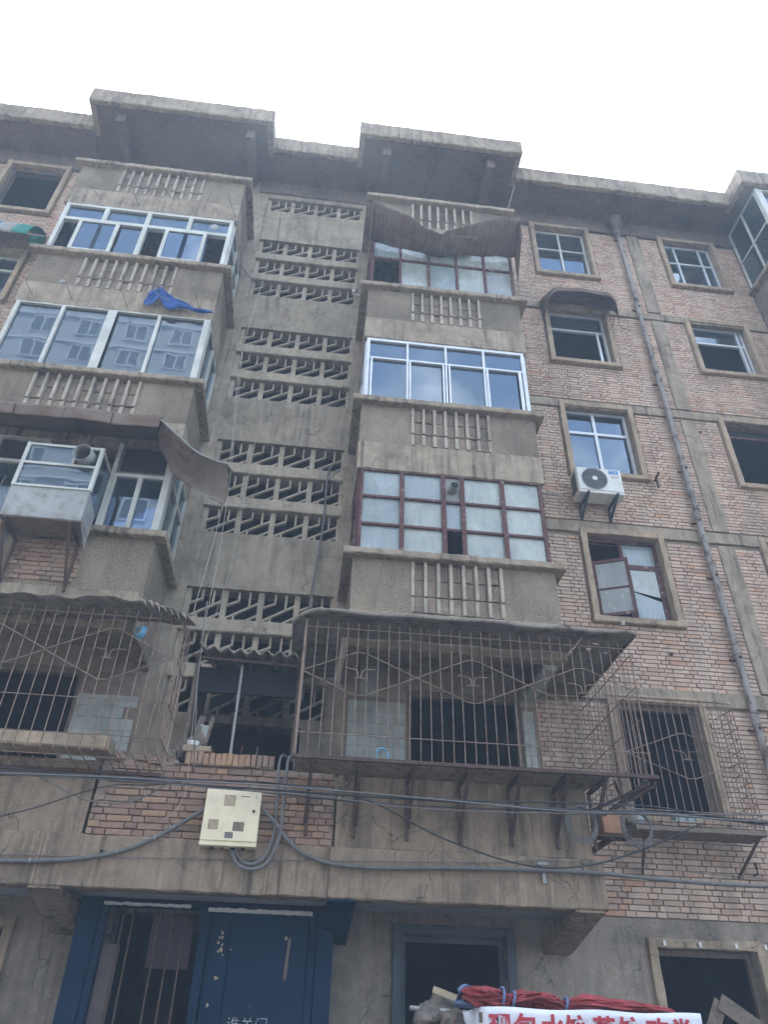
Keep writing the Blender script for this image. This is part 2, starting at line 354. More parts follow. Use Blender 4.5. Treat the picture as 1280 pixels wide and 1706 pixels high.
def curve_pts(pts, n=8):
    """Catmull-Rom through pts"""
    P = [Vector(p) for p in pts]; P = [P[0] * 2 - P[1]] + P + [P[-1] * 2 - P[-2]]; outp = []
    for i in range(1, len(P) - 2):
        for k in range(n):
            t = k / n; a, b, c, d = P[i - 1:i + 3]
            outp.append(.5 * ((2 * b) + (c - a) * t + (2 * a - 5 * b + 4 * c - d) * t * t + (3 * b - a - 3 * c + d) * t ** 3))
    outp.append(P[-2]); return outp
def text_mesh(name, body, size, mat, loc, parent, rot=(math.pi / 2, 0, 0), bold=0.0, sx=1.0, align='LEFT', tilt=None):
    cu = bpy.data.curves.new(name, 'FONT'); cu.body = body; cu.size = size; cu.extrude = 0.002; cu.offset = bold; cu.align_x = align
    tmp = bpy.data.objects.new(name, cu); COL.objects.link(tmp)
    dg = bpy.context.evaluated_depsgraph_get(); me = bpy.data.meshes.new_from_object(tmp.evaluated_get(dg))
    bpy.data.objects.remove(tmp); bpy.data.curves.remove(cu)
    me.materials.clear(); me.materials.append(MAT[mat])
    ob = link(name, me, loc, parent); ob.rotation_euler = rot; ob.scale = (sx, 1, 1)
    return ob

# ================================================================== the setting
g = MB(); g.box(-130, 130, -130, 130, -0.4, 0.0)
gr = g.build('street', 'asphalt', kind='structure')
g = MB(); g.box(-60, 60, -3.6, 6.5, 0.004, 0.12)
g.build('pavement', 'pave', kind='structure')

# ================================================================== the apartment block
B = thing('apartment_block', (0, 3, 0), 'weathered six storey brick and concrete apartment block with stacked balconies and a lattice screened stairwell', 'building')
SILLS = {6: 15.28, 5: 12.47, 4: 9.67, 3: 6.90, 2: 4.12}
C1 = (4.02, 5.40); C2 = (7.04, 8.42); CL = (-7.50, -6.16)
WZ = {6: (15.10, 17.02), 5: (12.35, 14.10), 4: (9.55, 11.30), 3: (6.77, 8.46), 2: (3.98, 5.68), 1: (1.0, 2.76)}
WZ2 = {6: (15.18, 17.02), 5: (12.45, 14.12), 4: (9.60, 11.28), 3: (6.80, 8.56), 2: (4.0, 5.68)}
WZL = {6: (15.2, 17.02), 5: (12.40, 13.95), 4: (9.6, 11.25), 3: (6.80, 8.45), 2: (4.0, 5.65)}
LAT_X = (-1.88, 0.20)
LAT = [(z - .48, z) for g0 in (15.25, 12.45, 9.65, 6.87) for z in (g0, g0 - .68, g0 - 1.35)] + [(16.33, 16.81)]
W_IN = .10
def holes_for(x0, x1):
    H = []
    for (a, b), D in ((C1, WZ), (C2, WZ2), (CL, WZL)):
        for k, (za, zb) in D.items():
            H.append((a + W_IN, b - W_IN, za + .08, zb - W_IN))
    H += [(1.26, 2.79, z - 1.0, z + 1.42) for z in (SILLS[k] for k in (2, 3, 4, 5, 6))]
    H += [(-4.45, -2.92, z - 1.0, z + 1.42) for z in (SILLS[k] for k in (2, 3, 4, 5, 6))]
    H += [(LAT_X[0], LAT_X[1], a, b) for a, b in LAT]
    H += [(-1.55, -.1, 4.05, 4.93)]
    H += [(1.21, 2.38, .9, 2.69), (-4.4, -3.0, .9, 2.62), (-1.9, .25, 0.0, 2.8)]
    return [h for h in H if h[0] > x0 - .01 and h[1] < x1 + .01]
def gridwall(x0, x1, z0, z1, y0, y1, holes):
    m = MB(); holes = [(max(a, x0), min(b, x1), max(c, z0), min(d, z1)) for a, b, c, d in holes if c < z1 and d > z0]
    xs = sorted({x0, x1, *[h[0] for h in holes], *[h[1] for h in holes]}); zs = sorted({z0, z1, *[h[2] for h in holes], *[h[3] for h in holes]})
    solidc = {}
    for i in range(len(xs) - 1):
        for j in range(len(zs) - 1):
            cx, cz = (xs[i] + xs[i + 1]) / 2, (zs[j] + zs[j + 1]) / 2
            solidc[i, j] = not any(a < cx < b and c < cz < d for a, b, c, d in holes)
    for (i, j), s in solidc.items():
        if not s: continue
        a, b, c, d = xs[i], xs[i + 1], zs[j], zs[j + 1]
        m.quad((a, y0, c), (b, y0, c), (b, y0, d), (a, y0, d)); m.quad((b, y1, c), (a, y1, c), (a, y1, d), (b, y1, d))
        for (di, dj, q) in ((-1, 0, ((a, y0, c), (a, y0, d), (a, y1, d), (a, y1, c))), (1, 0, ((b, y1, c), (b, y1, d), (b, y0, d), (b, y0, c))),
                            (0, -1, ((a, y1, c), (b, y1, c), (b, y0, c), (a, y0, c))), (0, 1, ((a, y0, d), (b, y0, d), (b, y1, d), (a, y1, d)))):
            if not solidc.get((i + di, j + dj), False): m.quad(*q)
    return m
TOPZ = 17.42
gridwall(-9.6, -5.25, 2.95, TOPZ, .03, .27, holes_for(-9.6, -5.25)).build('wall', 'mortar', B)
gridwall(-5.25, -2.1, 2.95, TOPZ, .0, .27, holes_for(-5.25, -2.1)).build('wall', 'plaster', B)
gridwall(-2.1, .35, 2.95, TOPZ, .0, .27, holes_for(-2.1, .35)).build('stairwell_wall', 'plaster', B)
gridwall(.35, 3.0, 2.95, TOPZ, .0, .27, holes_for(.35, 3.0)).build('wall', 'plaster', B)
gridwall(3.0, 10.4, 2.95, TOPZ, .03, .27, holes_for(3.0, 10.4)).build('wall', 'mortar', B)
gridwall(.35, 10.4, 0, 2.95, .0, .27, holes_for(.35, 10.4)).build('ground_floor_wall', 'stucco', B)
gridwall(-9.6, .35, 0, 2.95, .0, .27, holes_for(-9.6, .35)).build('ground_floor_wall', 'stucco', B)
# rooms behind the openings
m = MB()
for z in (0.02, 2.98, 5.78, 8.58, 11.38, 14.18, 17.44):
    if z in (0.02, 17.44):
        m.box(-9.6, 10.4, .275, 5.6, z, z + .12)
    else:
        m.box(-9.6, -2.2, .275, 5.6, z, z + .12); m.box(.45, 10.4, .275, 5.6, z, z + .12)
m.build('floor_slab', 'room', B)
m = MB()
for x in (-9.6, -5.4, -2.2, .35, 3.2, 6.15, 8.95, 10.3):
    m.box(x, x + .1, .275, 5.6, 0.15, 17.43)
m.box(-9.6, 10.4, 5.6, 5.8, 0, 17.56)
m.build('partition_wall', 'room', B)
# stair flights and landings seen through the lattice
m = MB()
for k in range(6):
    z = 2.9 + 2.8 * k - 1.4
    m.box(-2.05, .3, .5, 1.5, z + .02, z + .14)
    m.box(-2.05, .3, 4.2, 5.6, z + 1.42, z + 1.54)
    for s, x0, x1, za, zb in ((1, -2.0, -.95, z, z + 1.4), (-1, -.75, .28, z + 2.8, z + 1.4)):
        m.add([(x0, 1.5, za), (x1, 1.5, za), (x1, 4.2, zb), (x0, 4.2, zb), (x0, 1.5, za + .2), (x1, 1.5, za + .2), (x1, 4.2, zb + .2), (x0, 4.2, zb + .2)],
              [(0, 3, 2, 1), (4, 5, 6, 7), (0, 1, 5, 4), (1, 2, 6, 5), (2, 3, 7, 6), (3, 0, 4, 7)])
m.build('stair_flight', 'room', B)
# roof: flat slab with deep eaves and box hoods over each balcony stack
EAVE = -.70; HOOD = -1.36
m = MB()
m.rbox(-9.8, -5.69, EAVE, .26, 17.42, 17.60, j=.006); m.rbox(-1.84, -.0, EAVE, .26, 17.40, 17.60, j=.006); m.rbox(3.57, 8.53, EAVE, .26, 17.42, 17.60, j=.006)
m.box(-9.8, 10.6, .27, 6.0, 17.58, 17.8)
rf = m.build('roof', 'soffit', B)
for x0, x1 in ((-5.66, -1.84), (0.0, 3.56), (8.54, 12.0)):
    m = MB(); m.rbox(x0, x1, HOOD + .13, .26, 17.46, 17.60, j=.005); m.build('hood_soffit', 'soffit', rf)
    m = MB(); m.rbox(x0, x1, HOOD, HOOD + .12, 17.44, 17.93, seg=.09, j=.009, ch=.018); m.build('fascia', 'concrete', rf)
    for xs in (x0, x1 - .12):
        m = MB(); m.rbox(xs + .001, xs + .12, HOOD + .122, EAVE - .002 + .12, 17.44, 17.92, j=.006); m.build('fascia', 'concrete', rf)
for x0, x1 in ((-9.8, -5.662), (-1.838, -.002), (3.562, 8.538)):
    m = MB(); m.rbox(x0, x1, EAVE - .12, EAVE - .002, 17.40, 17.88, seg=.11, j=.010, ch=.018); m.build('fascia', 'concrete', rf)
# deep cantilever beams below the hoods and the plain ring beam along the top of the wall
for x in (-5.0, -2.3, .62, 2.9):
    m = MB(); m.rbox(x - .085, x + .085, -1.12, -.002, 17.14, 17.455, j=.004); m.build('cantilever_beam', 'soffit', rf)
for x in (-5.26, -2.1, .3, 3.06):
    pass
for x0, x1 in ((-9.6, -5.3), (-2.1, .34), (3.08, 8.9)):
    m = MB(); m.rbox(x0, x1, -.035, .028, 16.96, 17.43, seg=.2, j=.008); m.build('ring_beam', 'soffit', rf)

# ---- lattice screens of the stairwell
def lattice_block():
    m = MB(); w, h, t, d = .435, .48, .030, .05
    def seg(x0, z0, x1, z1): m.bar((x0 * w, .0, z0 * h), (x1 * w, .0, z1 * h), d, t, up=(-(z1 - z0) * h, 0, (x1 - x0) * w))
    seg(.37, .64, .37, 1.0); seg(.0, .50, .39, .68); seg(-.02, .06, 1.02, .64); seg(.72, .47, .72, 1.0); seg(.26, 0, .26, .22); seg(.60, .0, 1.0, .23)
    return m.mesh('lattice_block', 'conc_lat')
LB = lattice_block()
PM = MB().rbox(-.042, .042, -.03, .05, 0, .48, seg=.1, j=.003, ch=.006).mesh('lattice_post', 'conc_lat')
for za, zb in LAT:
    sc = MB(); sc.rbox(LAT_X[0], LAT_X[1], .02, .14, za - .012, za + .012, j=.003); s0 = sc.build('lattice_screen', 'conc_lat', B)
    for i in range(5):
        x = -1.845 + i * .511
        link('lattice_post', PM, (x, .09, za + .012), s0)
        if i < 4:
            o = link('lattice_block', LB, (x + .04, .09, za + .012), s0)
# bands between the lattice rows, flush with the wall
for g0 in (15.25, 12.45, 9.65, 6.87):
    for q in (.48, 1.16):
        m = MB(); m.rbox(LAT_X[0] - .02, LAT_X[1] + .02, -.022, .16, g0 - q - .20, g0 - q, seg=.1, j=.005, ch=.012); m.build('concrete_band', 'conc_lat', B)

# ---- balconies
def sill(parent, x0, x1, z, ext=.13, th=.10, mat='concrete', yb=-.002):
    m = MB(); m.rbox(x0 - ext, x1 + ext, -1.31, -1.08, z - th, z, seg=.08, j=.006, ch=.014)
    m.rbox(x0 - ext, x0 + .06, -1.075, yb, z - th + .001, z - .001, j=.005); m.rbox(x1 - .06, x1 + ext, -1.075, yb, z - th + .001, z - .001, j=.005)
    return m.build('sill_slab', mat, parent)
def balcony(x0, x1, zs, fins=None, nf=8, blocks=True, panel=True, finmat='fin', drop=1.37):
    """parapet box of one balcony; fins = (xa, xb) of the finned recess"""
    m = MB()
    za, zb = zs - .87, zs - .10
    fx0, fx1 = fins if fins else (None, None)
    if fins:
        m.box(x0, fx0, -1.2, -1.10, za, zb); m.box(fx1, x1, -1.2, -1.10, za, zb)
        m.box(fx0, fx1, -1.13, -1.10, za, zb)
    else:
        m.box(x0, x1, -1.2, -1.10, za, zb)
    m.box(x0, x0 + .1, -1.10, -.001, za, zb); m.box(x1 - .1, x1, -1.10, -.001, za, zb)
    b = m.build('balcony', 'pebble', B)
    m = MB(); m.rbox(x0 - .012, x1 + .012, -1.216, -1.06, zs - drop, za + .005, seg=.1, j=.005, ch=.012); m.build('edge_beam', 'concrete', b)
    m = MB(); m.rbox(x0 - .01, x0 + .15, -1.058, -.001, zs - drop + .02, za, j=.003); m.build('cantilever_beam', 'concrete', b)
    m = MB(); m.rbox(x1 - .15, x1 + .01, -1.058, -.001, zs - drop + .02, za, j=.003); m.build('cantilever_beam', 'concrete', b)
    m = MB(); m.box(x0 + .151, x1 - .151, -1.058, -.001, zs - 1.06, zs - .94); m.build('floor_slab', 'concrete', b)
    sill(b, x0, x1, zs)
    if fins:
        dx = (fx1 - fx0) / (nf - 1); z1 = zs - .115; z0 = za + .03; zm = z0 + (z1 - z0) * .3
        f = MB(); f.rbox(-.022, .022, -.055, .05, zm - z0, z1 - z0, j=.003, ch=.005); f.rbox(-.026, .026, -.03, .05, 0, zm - z0 - .012, j=.003, ch=.005)
        FM = f.mesh('fin', finmat)
        for i in range(nf): link('fin', FM, (fx0 + dx * i, -1.175, z0), b)
        if blocks:
            hh = (z1 - z0) / 3
            for i in range(nf - 1):
                for r in range(3):
                    f = MB(); e = random.uniform(-.012, .012); w = dx - .05
                    f.rbox(fx0 + dx * i + .026, fx0 + dx * (i + 1) - .026, -1.165 + e, -1.131, z0 + r * hh + .006 + random.uniform(0, .008), z0 + (r + 1) * hh - .006, seg=.05, j=.006, ch=.01)
                    f.build('infill_block', 'block', b)
    return b
RX = (.38, 3.07); LX = (-5.21, -2.13)
RB = {k: balcony(*RX, SILLS[k], (1.165, 2.33), 8, blocks=(k < 6)) for k in (6, 5, 4, 3)}
LBc = {k: balcony(*LX, SILLS[k], (-4.41, -2.91), 10) for k in (6, 5, 4)}
LBc[3] = balcony(*LX, SILLS[3])

def wframe(parent, x0, x1, z0, z1, Y, fr, xs=(), zs=(), mat='pvc', glass='glass', t=.05, d=.06, cells=None, skip=(), gl=None, side=None, mt=None):
    """framed glazing; xs / zs are the mullion and transom centres; side = X of a side window (then x runs along y)"""
    mt = mt or t
    m = MB()
    def bx(a, b, c, e, dd=0.0):
        if side is None: m.box(a, b, Y - d / 2 - dd, Y + d / 2, c, e)
        else: m.box(side - d / 2 - dd, side + d / 2 + dd, a, b, c, e)
    bx(x0, x1, z1 - fr, z1); bx(x0, x1, z0, z0 + fr)
    bx(x0, x0 + fr, z0 + fr + .001, z1 - fr - .001); bx(x1 - fr, x1, z0 + fr + .001, z1 - fr - .001)
    for x in xs: bx(x - mt / 2, x + mt / 2, z0 + fr + .001, z1 - fr - .001, .004)
    for z in zs: bx(x0 + fr + .001, x1 - fr - .001, z - mt / 2, z + mt / 2, .002)
    fo = m.build('window_frame', mat, parent)
    X = [x0 + fr] + list(xs) + [x1 - fr]; Z = [z0 + fr] + list(zs) + [z1 - fr]
    PG = []
    for i in range(len(X) - 1):
        for j in range(len(Z) - 1):
            if (i, j) in skip: continue
            a, b = X[i] + (mt / 2 - .006 if i else -.006), X[i + 1] - (mt / 2 - .006 if i < len(X) - 2 else -.006)
            c, e = Z[j] + (mt / 2 - .006 if j else -.006), Z[j + 1] - (mt / 2 - .006 if j < len(Z) - 2 else -.006)
            q = MB()
            if side is None: q.box(a, b, Y + .006, Y + .011, c, e)
            else: q.box(side - .004, side + .001, a, b, c, e)
            gm = gl.get((i, j), glass) if gl else glass
            PG.append(q.build('pane', gm, parent))
    return fo
# right stack, 5th floor: timber framed panes, the first one missing
b = RB[5]; z0, z1 = SILLS[5] + .004, SILLS[5] + 1.42
wframe(b, .42, 3.03, z0, z1, -1.17, .04, (.94, 1.46, 1.98, 2.50), (SILLS[5] + .86,), 'redwood', 'frost', .045, .05, skip=((0, 0),), gl={(0, 1): 'frostblue', (2, 0): 'frostblue', (4, 0): 'greyglass'})
# right stack, 4th floor: white aluminium sliders under four top lights
b = RB[4]; z0, z1 = SILLS[4] + .004, SILLS[4] + 1.42
wframe(b, .41, 3.03, z0, z1, -1.17, .055, (1.08, 1.71, 2.34), (SILLS[4] + .96,), 'alum', 'glassblue', .035, .07)
for x, w in ((.50, .035), (1.12, .03), (1.66, .03), (1.76, .03), (2.38, .035), (2.92, .05)):
    m = MB(); m.box(x - w / 2, x + w / 2, -1.225, -1.206, z0 + .06, SILLS[4] + .94); m.build('sash_stile', 'alum', b)
# right stack, 3rd floor: dark red steel casements with dusty panes
b = RB[3]; z0, z1 = SILLS[3] + .004, SILLS[3] + 1.42
wframe(b, .43, 3.03, z0, z1, -1.17, .04, (1.015, 1.60, 1.87, 2.45), (SILLS[3] + .46, SILLS[3] + .93), 'redwood', 'frost', .05, .06,
       skip=((2, 0),), gl={(0, 0): 'frostblue', (0, 1): 'frostblue', (0, 2): 'frostblue', (2, 1): 'frostblue', (1, 2): 'frostblue', (2, 2): 'galv'}, mt=.035)
for x in (1.015, 1.60, 1.87, 2.45):
    m = MB(); m.box(x - .032, x + .032, -1.215, -1.203, z0 + .03, z1 - .03); m.build('casement_stile', 'redwood', b)
f = MB(); f.tube([(1.735, -1.16, SILLS[3] + 1.15), (1.735, -1.34, SILLS[3] + 1.13)], .062, 14); f.build('vent_pipe', 'galv', b)
f = MB(); f.tube([(1.735, -1.342, SILLS[3] + 1.13), (1.735, -1.345, SILLS[3] + 1.13)], .054, 14); f.build('vent_mouth', 'dark', b)
# side panes of the right stack
for k, mt_, gl_ in ((5, 'redwood', 'frostblue'), (4, 'alum', 'glassblue'), (3, 'redwood', 'frostblue')):
    for sx in (.41, 3.04):
        wframe(RB[k], -1.13, -.03, SILLS[k] + .004, SILLS[k] + 1.42, 0, .04, (-.58,), (SILLS[k] + .95,), mt_, gl_, .04, .05, side=sx)
# left stack, 5th floor
b = LBc[5]; z0, z1 = SILLS[5] + .004, SILLS[5] + 1.45
wframe(b, -5.16, -2.16, z0, z1, -1.17, .07, (-4.42, -3.67, -2.93), (SILLS[5] + .98,), 'pvc', 'glass', .075, .08, skip=((0, 0), (3, 0), (2, 0)), gl={(3, 1): 'glassdark', (2, 1): 'glassdark', (1, 0): 'glass'})
wframe(b, -4.80, -4.10, z0 + .05, SILLS[5] + .95, -1.22, .06, (), (), 'pvc', 'glass', .06, .03)
wframe(b, -3.30, -2.57, z0 + .05, SILLS[5] + .95, -1.22, .06, (), (), 'pvc', 'glassblue', .06, .03)
# left stack, 4th floor: four tall panes
b = LBc[4]; z0, z1 = SILLS[4] + .004, SILLS[4] + 1.47
wframe(b, -5.18, -2.13, z0, z1, -1.17, .06, (-4.44, -3.67, -2.94), (), 'pvc', 'glass', .05, .08, gl={(2, 0): 'glassdark', (3, 0): 'glassdark'})
for xa, xb in ((-3.74, -3.60), (-2.23, -2.135)):
    m = MB(); m.box(xa, xb, -1.228, -1.214, z0 + .06, z1 - .06); m.build('cover_strip', 'pvc', b)
for k in (5, 4):
    wframe(LBc[k], -1.13, -.03, SILLS[k] + .004, SILLS[k] + 1.45, 0, .06, (-.58,), () if k == 4 else (SILLS[k] + .98,), 'pvc', 'glass', .06, .07, side=-2.165)
    wframe(LBc[k], -1.13, -.03, SILLS[k] + .004, SILLS[k] + 1.45, 0, .06, (-.58,), (), 'pvc', 'glass', .06, .07, side=-5.17)
# left stack, 3rd floor
b = LBc[3]; z0, z1 = SILLS[3] + .004, SILLS[3] + 1.42
wframe(b, -5.18, -3.86, z0, z1, -1.17, .05, (-4.5,), (SILLS[3] + .98,), 'pvc', 'glassdark', .05, .08)
wframe(b, -2.90, -2.15, z0, SILLS[3] + .93, -1.17, .055, (-2.53,), (), 'pvc', 'glass', .06, .07)
for xa, xb in ((-2.22, -2.13), (-2.92, -2.87)):
    m = MB(); m.box(xa, xb, -1.24, -1.13, z0, z1); m.build('corner_post', 'pvc', b)
wframe(b, -2.87, -2.22, SILLS[3] + .94, z1, -1.17, .03, (), (), 'sheet', 'glassdark', .03, .05)
wframe(b, -1.13, -.03, z0, z1, 0, .05, (-.58,), (SILLS[3] + .95,), 'pvc', 'glassdark', .05, .07, side=-2.165)
# open storage bay hung on the 3rd floor parapet
bay = thing('storage_bay', (-3.38, -1.45, 6.64), 'glazed bay box with galvanised apron hung on rusty brackets below the torn sheet metal canopy', 'window box')
m = MB(); m.rbox(-3.86, -2.92, -1.72, -1.712, 6.66, 7.10, j=.003, ch=.002); m.build('front_apron', 'galv', bay)
m = MB(); m.quad((-2.925, -1.71, 6.66), (-2.925, -1.33, 6.50), (-2.925, -1.33, 7.0), (-2.925, -1.71, 7.10)); solid(m.build('side_apron', 'galv', bay), .006)
m = MB(); m.quad((-3.855, -1.71, 6.66), (-3.855, -1.33, 6.50), (-3.855, -1.33, 7.0), (-3.855, -1.71, 7.10)); solid(m.build('side_apron', 'galv', bay), .006)
m = MB(); m.box(-3.86, -2.92, -1.71, -1.33, 6.645, 6.665); m.build('base_board', 'wood', bay)
m = MB()
for x in (-3.86, -2.95): m.box(x, x + .045, -1.74, -1.69, 7.10, 7.79)
m.box(-3.85, -2.92, -1.735, -1.695, 7.455, 7.49); m.box(-3.85, -2.92, -1.735, -1.695, 7.755, 7.79); m.box(-3.85, -2.92, -1.735, -1.695, 7.102, 7.13); m.box(-3.25, -3.225, -1.73, -1.70, 7.49, 7.755)
m.box(-2.95, -2.91, -1.69, -1.24, 7.75, 7.785)
m.build('window_frame', 'pvc', bay)
for (a, c_, z_, w_) in ((-3.815, -2.95, 7.13, 7.455), (-3.815, -3.25, 7.49, 7.755)):
    m = MB(); m.box(a, c_, -1.718, -1.712, z_, w_); m.build('pane', 'glass', bay)
m = MB(); m.box(-2.934, -2.928, -1.69, -1.25, 7.0, 7.75); m.build('pane', 'glass', bay)
for x in (-3.80, -3.04):
    m = MB(); m.bar((x, -1.71, 6.63), (x, -1.215, 6.63), .03); m.bar((x, -1.69, 6.61), (x, -1.23, 6.0), .03); m.bar((x, -1.235, 6.62), (x, -1.235, 5.95), .03); m.build('bracket', 'rust', bay)
ex = thing('exhaust_duct', (-3.1, -1.6, 7.5), 'short round galvanised exhaust duct poking out of the glazed bay box', 'duct')
m = MB(); P0 = (-3.09, -1.66, 7.63); P1 = (-3.12, -1.86, 7.60)
m.tube([P0, P1], .115, 20, caps=False); solid(m.build('duct_sleeve', 'galv', ex, smooth=True), .006)
m = MB(); m.tube([(-3.10, -1.74, 7.62), (-3.10, -1.745, 7.62)], .11, 20); m.build('duct_baffle', 'dark', ex)

# ---- 2nd floor: plain parapets, porch brick wall, ground floor beam
def parapet2(x0, x1, name):
    m = MB(); m.rbox(x0, x1, -1.2, -1.09, 3.295, 4.02, seg=.15, j=.004); b = m.build('balcony', 'conc_beam', B)
    m = MB(); m.box(x0, x1, -1.089, -.002, 2.90, 3.10); m.build('floor_slab', 'soffit_white', b)
    return b
R2 = parapet2(.36, 3.07, 'r'); L2 = parapet2(-5.21, -2.14, 'l')
m = MB(); m.rbox(.30, 3.14, -1.30, -1.05, 4.03, 4.12, seg=.08, j=.008, ch=.014); m.build('sill_slab', 'concrete', R2)
for x in (1.50, 3.03): 
    pass
m = MB(); m.rbox(-5.2, -2.02, -1.50, -1.20, 4.05, 4.19, seg=.1, j=.007, ch=.018); m.build('sill_slab', 'frame_c', L2)
m = MB(); m.rbox(.38, .47, -1.08, -.003, 3.1, 4.02, j=.003); m.rbox(2.97, 3.07, -1.08, -.003, 3.1, 4.02, j=.003); m.build('side_parapet', 'concrete', R2)
m = MB(); m.rbox(-5.2, -5.1, -1.08, -.003, 3.1, 4.04, j=.003); m.rbox(-2.22, -2.14, -1.08, -.003, 3.1, 4.3, j=.003); m.build('side_parapet', 'concrete', L2)
# front beam in four cast lengths
for xa, xb in ((-6.4, -2.46), (-2.455, .315), (.32, 3.14)):
    m = MB(); m.rbox(xa, xb, -1.262, -1.03, 2.82, 3.29, seg=.1, j=.005, ch=.014); m.build('front_beam', 'conc_beam', B)
m = MB(); m.box(-2.10, .34, -1.028, -.002, 2.86, 3.10); m.build('porch_slab', 'soffit_white', B)
# tapering corbels below the beam
def corbel(x0, x1, mat):
    m = MB(); vs = []
    for x in (x0, x1): vs += [(x, -1.245, 2.819), (x, -.002, 2.819), (x, -.002, 2.56), (x, -.12, 2.56), (x, -1.245, 2.80)]
    m.add(vs, [(0, 1, 2, 3, 4), (9, 8, 7, 6, 5)] + [(i, i + 5, (i + 1) % 5 + 5, (i + 1) % 5) for i in range(5)])
    return m.build('corbel', mat, B)
corbel(2.80, 3.10, 'conc_beam'); corbel(.33, .60, 'blue'); corbel(-2.50, -2.20, 'conc_beam'); corbel(-5.3, -5.0, 'conc_beam')
# tiled back walls inside the two open 2nd floor balconies
def tiles(x0, x1, z0, z1, y=-.002, s=.15, prob=1.0, parent=None):
    TM = MB().rbox(0, s - .005, -.008, 0, 0, s * 1.0 - .005, seg=.5, j=0, ch=.002).mesh('tile', 'tile')
    n = 0
    for i in range(int((x1 - x0) / s + .3)):
        for j in range(int((z1 - z0) / s)):
            if random.random() < prob: link('tile', TM, (x0 + i * s, y, z0 + j * s), parent); n += 1
m = MB(); m.box(.48, 1.24, -.012, -.003, 3.2, 5.40); tb = m.build('tile_backing', 'mortar', R2); tiles(.49, 1.24, 4.30, 5.36, -.013, .15, 1, tb)
m = MB(); m.box(.62, .86, -.03, -.0135, 5.40, 5.84); m.build('tile_patch', 'tile', R2)
m = MB(); m.box(2.80, 3.0, -.012, -.003, 3.2, 5.40); tb = m.build('tile_backing', 'mortar', R2); tiles(2.81, 3.0, 4.30, 5.36, -.013, .15, 1, tb)
m = MB(); m.box(-2.93, -2.15, -.012, -.003, 3.2, 5.5); tb = m.build('tile_backing', 'mortar', L2); tiles(-2.92, -2.2, 4.30, 5.30, -.013, .15, .97, tb)
m = MB(); m.rbox(2.83, 2.985, -1.05, -.02, 5.475, 5.548, seg=.1, j=.003); m.build('whitewashed_beam', 'tile', R2)
# doors frames in those back walls
for x0, x1, pr in ((1.26, 2.79, R2), (-4.45, -2.92, L2)):
    m = MB(); m.box(x0, x0 + .06, .02, .12, 3.12, 5.54); m.box(x1 - .06, x1, .02, .12, 3.12, 5.54); m.box(x0 + .061, x1 - .061, .02, .12, 5.46, 5.54); m.build('door_frame', 'wood', pr)

# ---- window surrounds and sashes in the brick wall
def surround(x0, x1, z0, z1, mat='frame_c', w=.10):
    m = MB()
    m.rbox(x0, x0 + w, -.055, .10, z0 + .10, z1, seg=.12, j=.004, ch=.01); m.rbox(x1 - w, x1, -.055, .10, z0 + .10, z1, seg=.12, j=.004, ch=.01)
    m.rbox(x0 + w + .001, x1 - w - .001, -.052, .10, z1 - w, z1 - .002, seg=.12, j=.004, ch=.01)
    m.rbox(x0 - .015, x1 + .015, -.085, .16, z0, z0 + .098, seg=.1, j=.004, ch=.012)
    return m.build('window', mat, B)
wins = {}
for k, (za, zb) in WZ.items(): wins['a', k] = surround(*C1, za, zb)
for k, (za, zb) in WZ2.items(): wins['b', k] = surround(*C2, za, zb)
for k, (za, zb) in WZL.items(): wins['c', k] = surround(*CL, za, zb)
wins['m', 1] = surround(1.11, 2.48, .82, 2.79, 'bluegrey'); wins['l', 1] = surround(-4.5, -2.9, .82, 2.70)
def inner(c, z): return c[0] + .10, c[1] - .10, z[0] + .10, z[1] - .10
a, b_, c, d = inner(C1, WZ[6]); wframe(wins['a', 6], a, b_, c, d, .14, .05, ((a + b_) / 2,), (c + 1.05,), 'pvc', 'glassdark', .04, .05, gl={(0, 0): 'glassblue', (1, 0): 'glassblue'})
a, b_, c, d = inner(C1, WZ[5]); wframe(wins['a', 5], a, b_, c, d, .14, .05, (), (c + 1.05,), 'alum', 'glassdark', .05, .05, skip=((0, 0),))
m = MB(); m.box(b_ - .20, b_ - .15, .10, .13, c + .05, c + 1.02); m.build('sash_stile', 'alum', wins['a', 5])
a, b_, c, d = inner(C1, WZ[4]); wframe(wins['a', 4], a, b_, c, d, .14, .05, (a + .56,), (c + 1.03,), 'alum', 'glassblue', .055, .05)
a, b_, c, d = inner(C2, WZ2[6]); wframe(wins['b', 6], a, b_, c, d, .14, .045, (a + .33, a + .92), (c + 1.0,), 'alum', 'glassgreen', .045, .05, gl={(0, 0): 'glass', (2, 0): 'glassdark'})
a, b_, c, d = inner(C2, WZ2[5]); wframe(wins['b', 5], a, b_, c, d, .14, .045, (b_ - .12,), (c + 1.0,), 'alum', 'glassdark', .045, .05, skip=((0, 0), (1, 0)))
a, b_, c, d = inner(C2, WZ2[4]); wframe(wins['b', 4], a, b_, c, d, .16, .045, (), (d - .22,), 'redwood', 'glassdark', .05, .05, skip=((0, 0),))
a, b_, c, d = inner(C2, WZ2[3]); wframe(wins['b', 3], a, b_, c, d, .16, .045, (), (d - .42,), 'redwood', 'glassdark', .05, .05)
a, b_, c, d = inner(CL, (15.2, 17.02)); wframe(wins['c', 6], a, b_, c, d, .12, .06, (), (), 'soffit', 'glassdark', .05, .05, skip=((0, 0),))
a, b_, c, d = inner(CL, (12.40, 13.95)); wframe(wins['c', 5], a, b_, c, d, .12, .05, (a + .7,), (c + .95,), 'greenpvc', 'glassdark', .05, .05)
for k in (4, 3, 2):
    a, b_, c, d = inner(CL, WZL[k]); wframe(wins['c', k], a, b_, c, d, .12, .05, ((a + b_) / 2,), (c + 1.0,), 'pvc', 'glassdark', .05, .05)
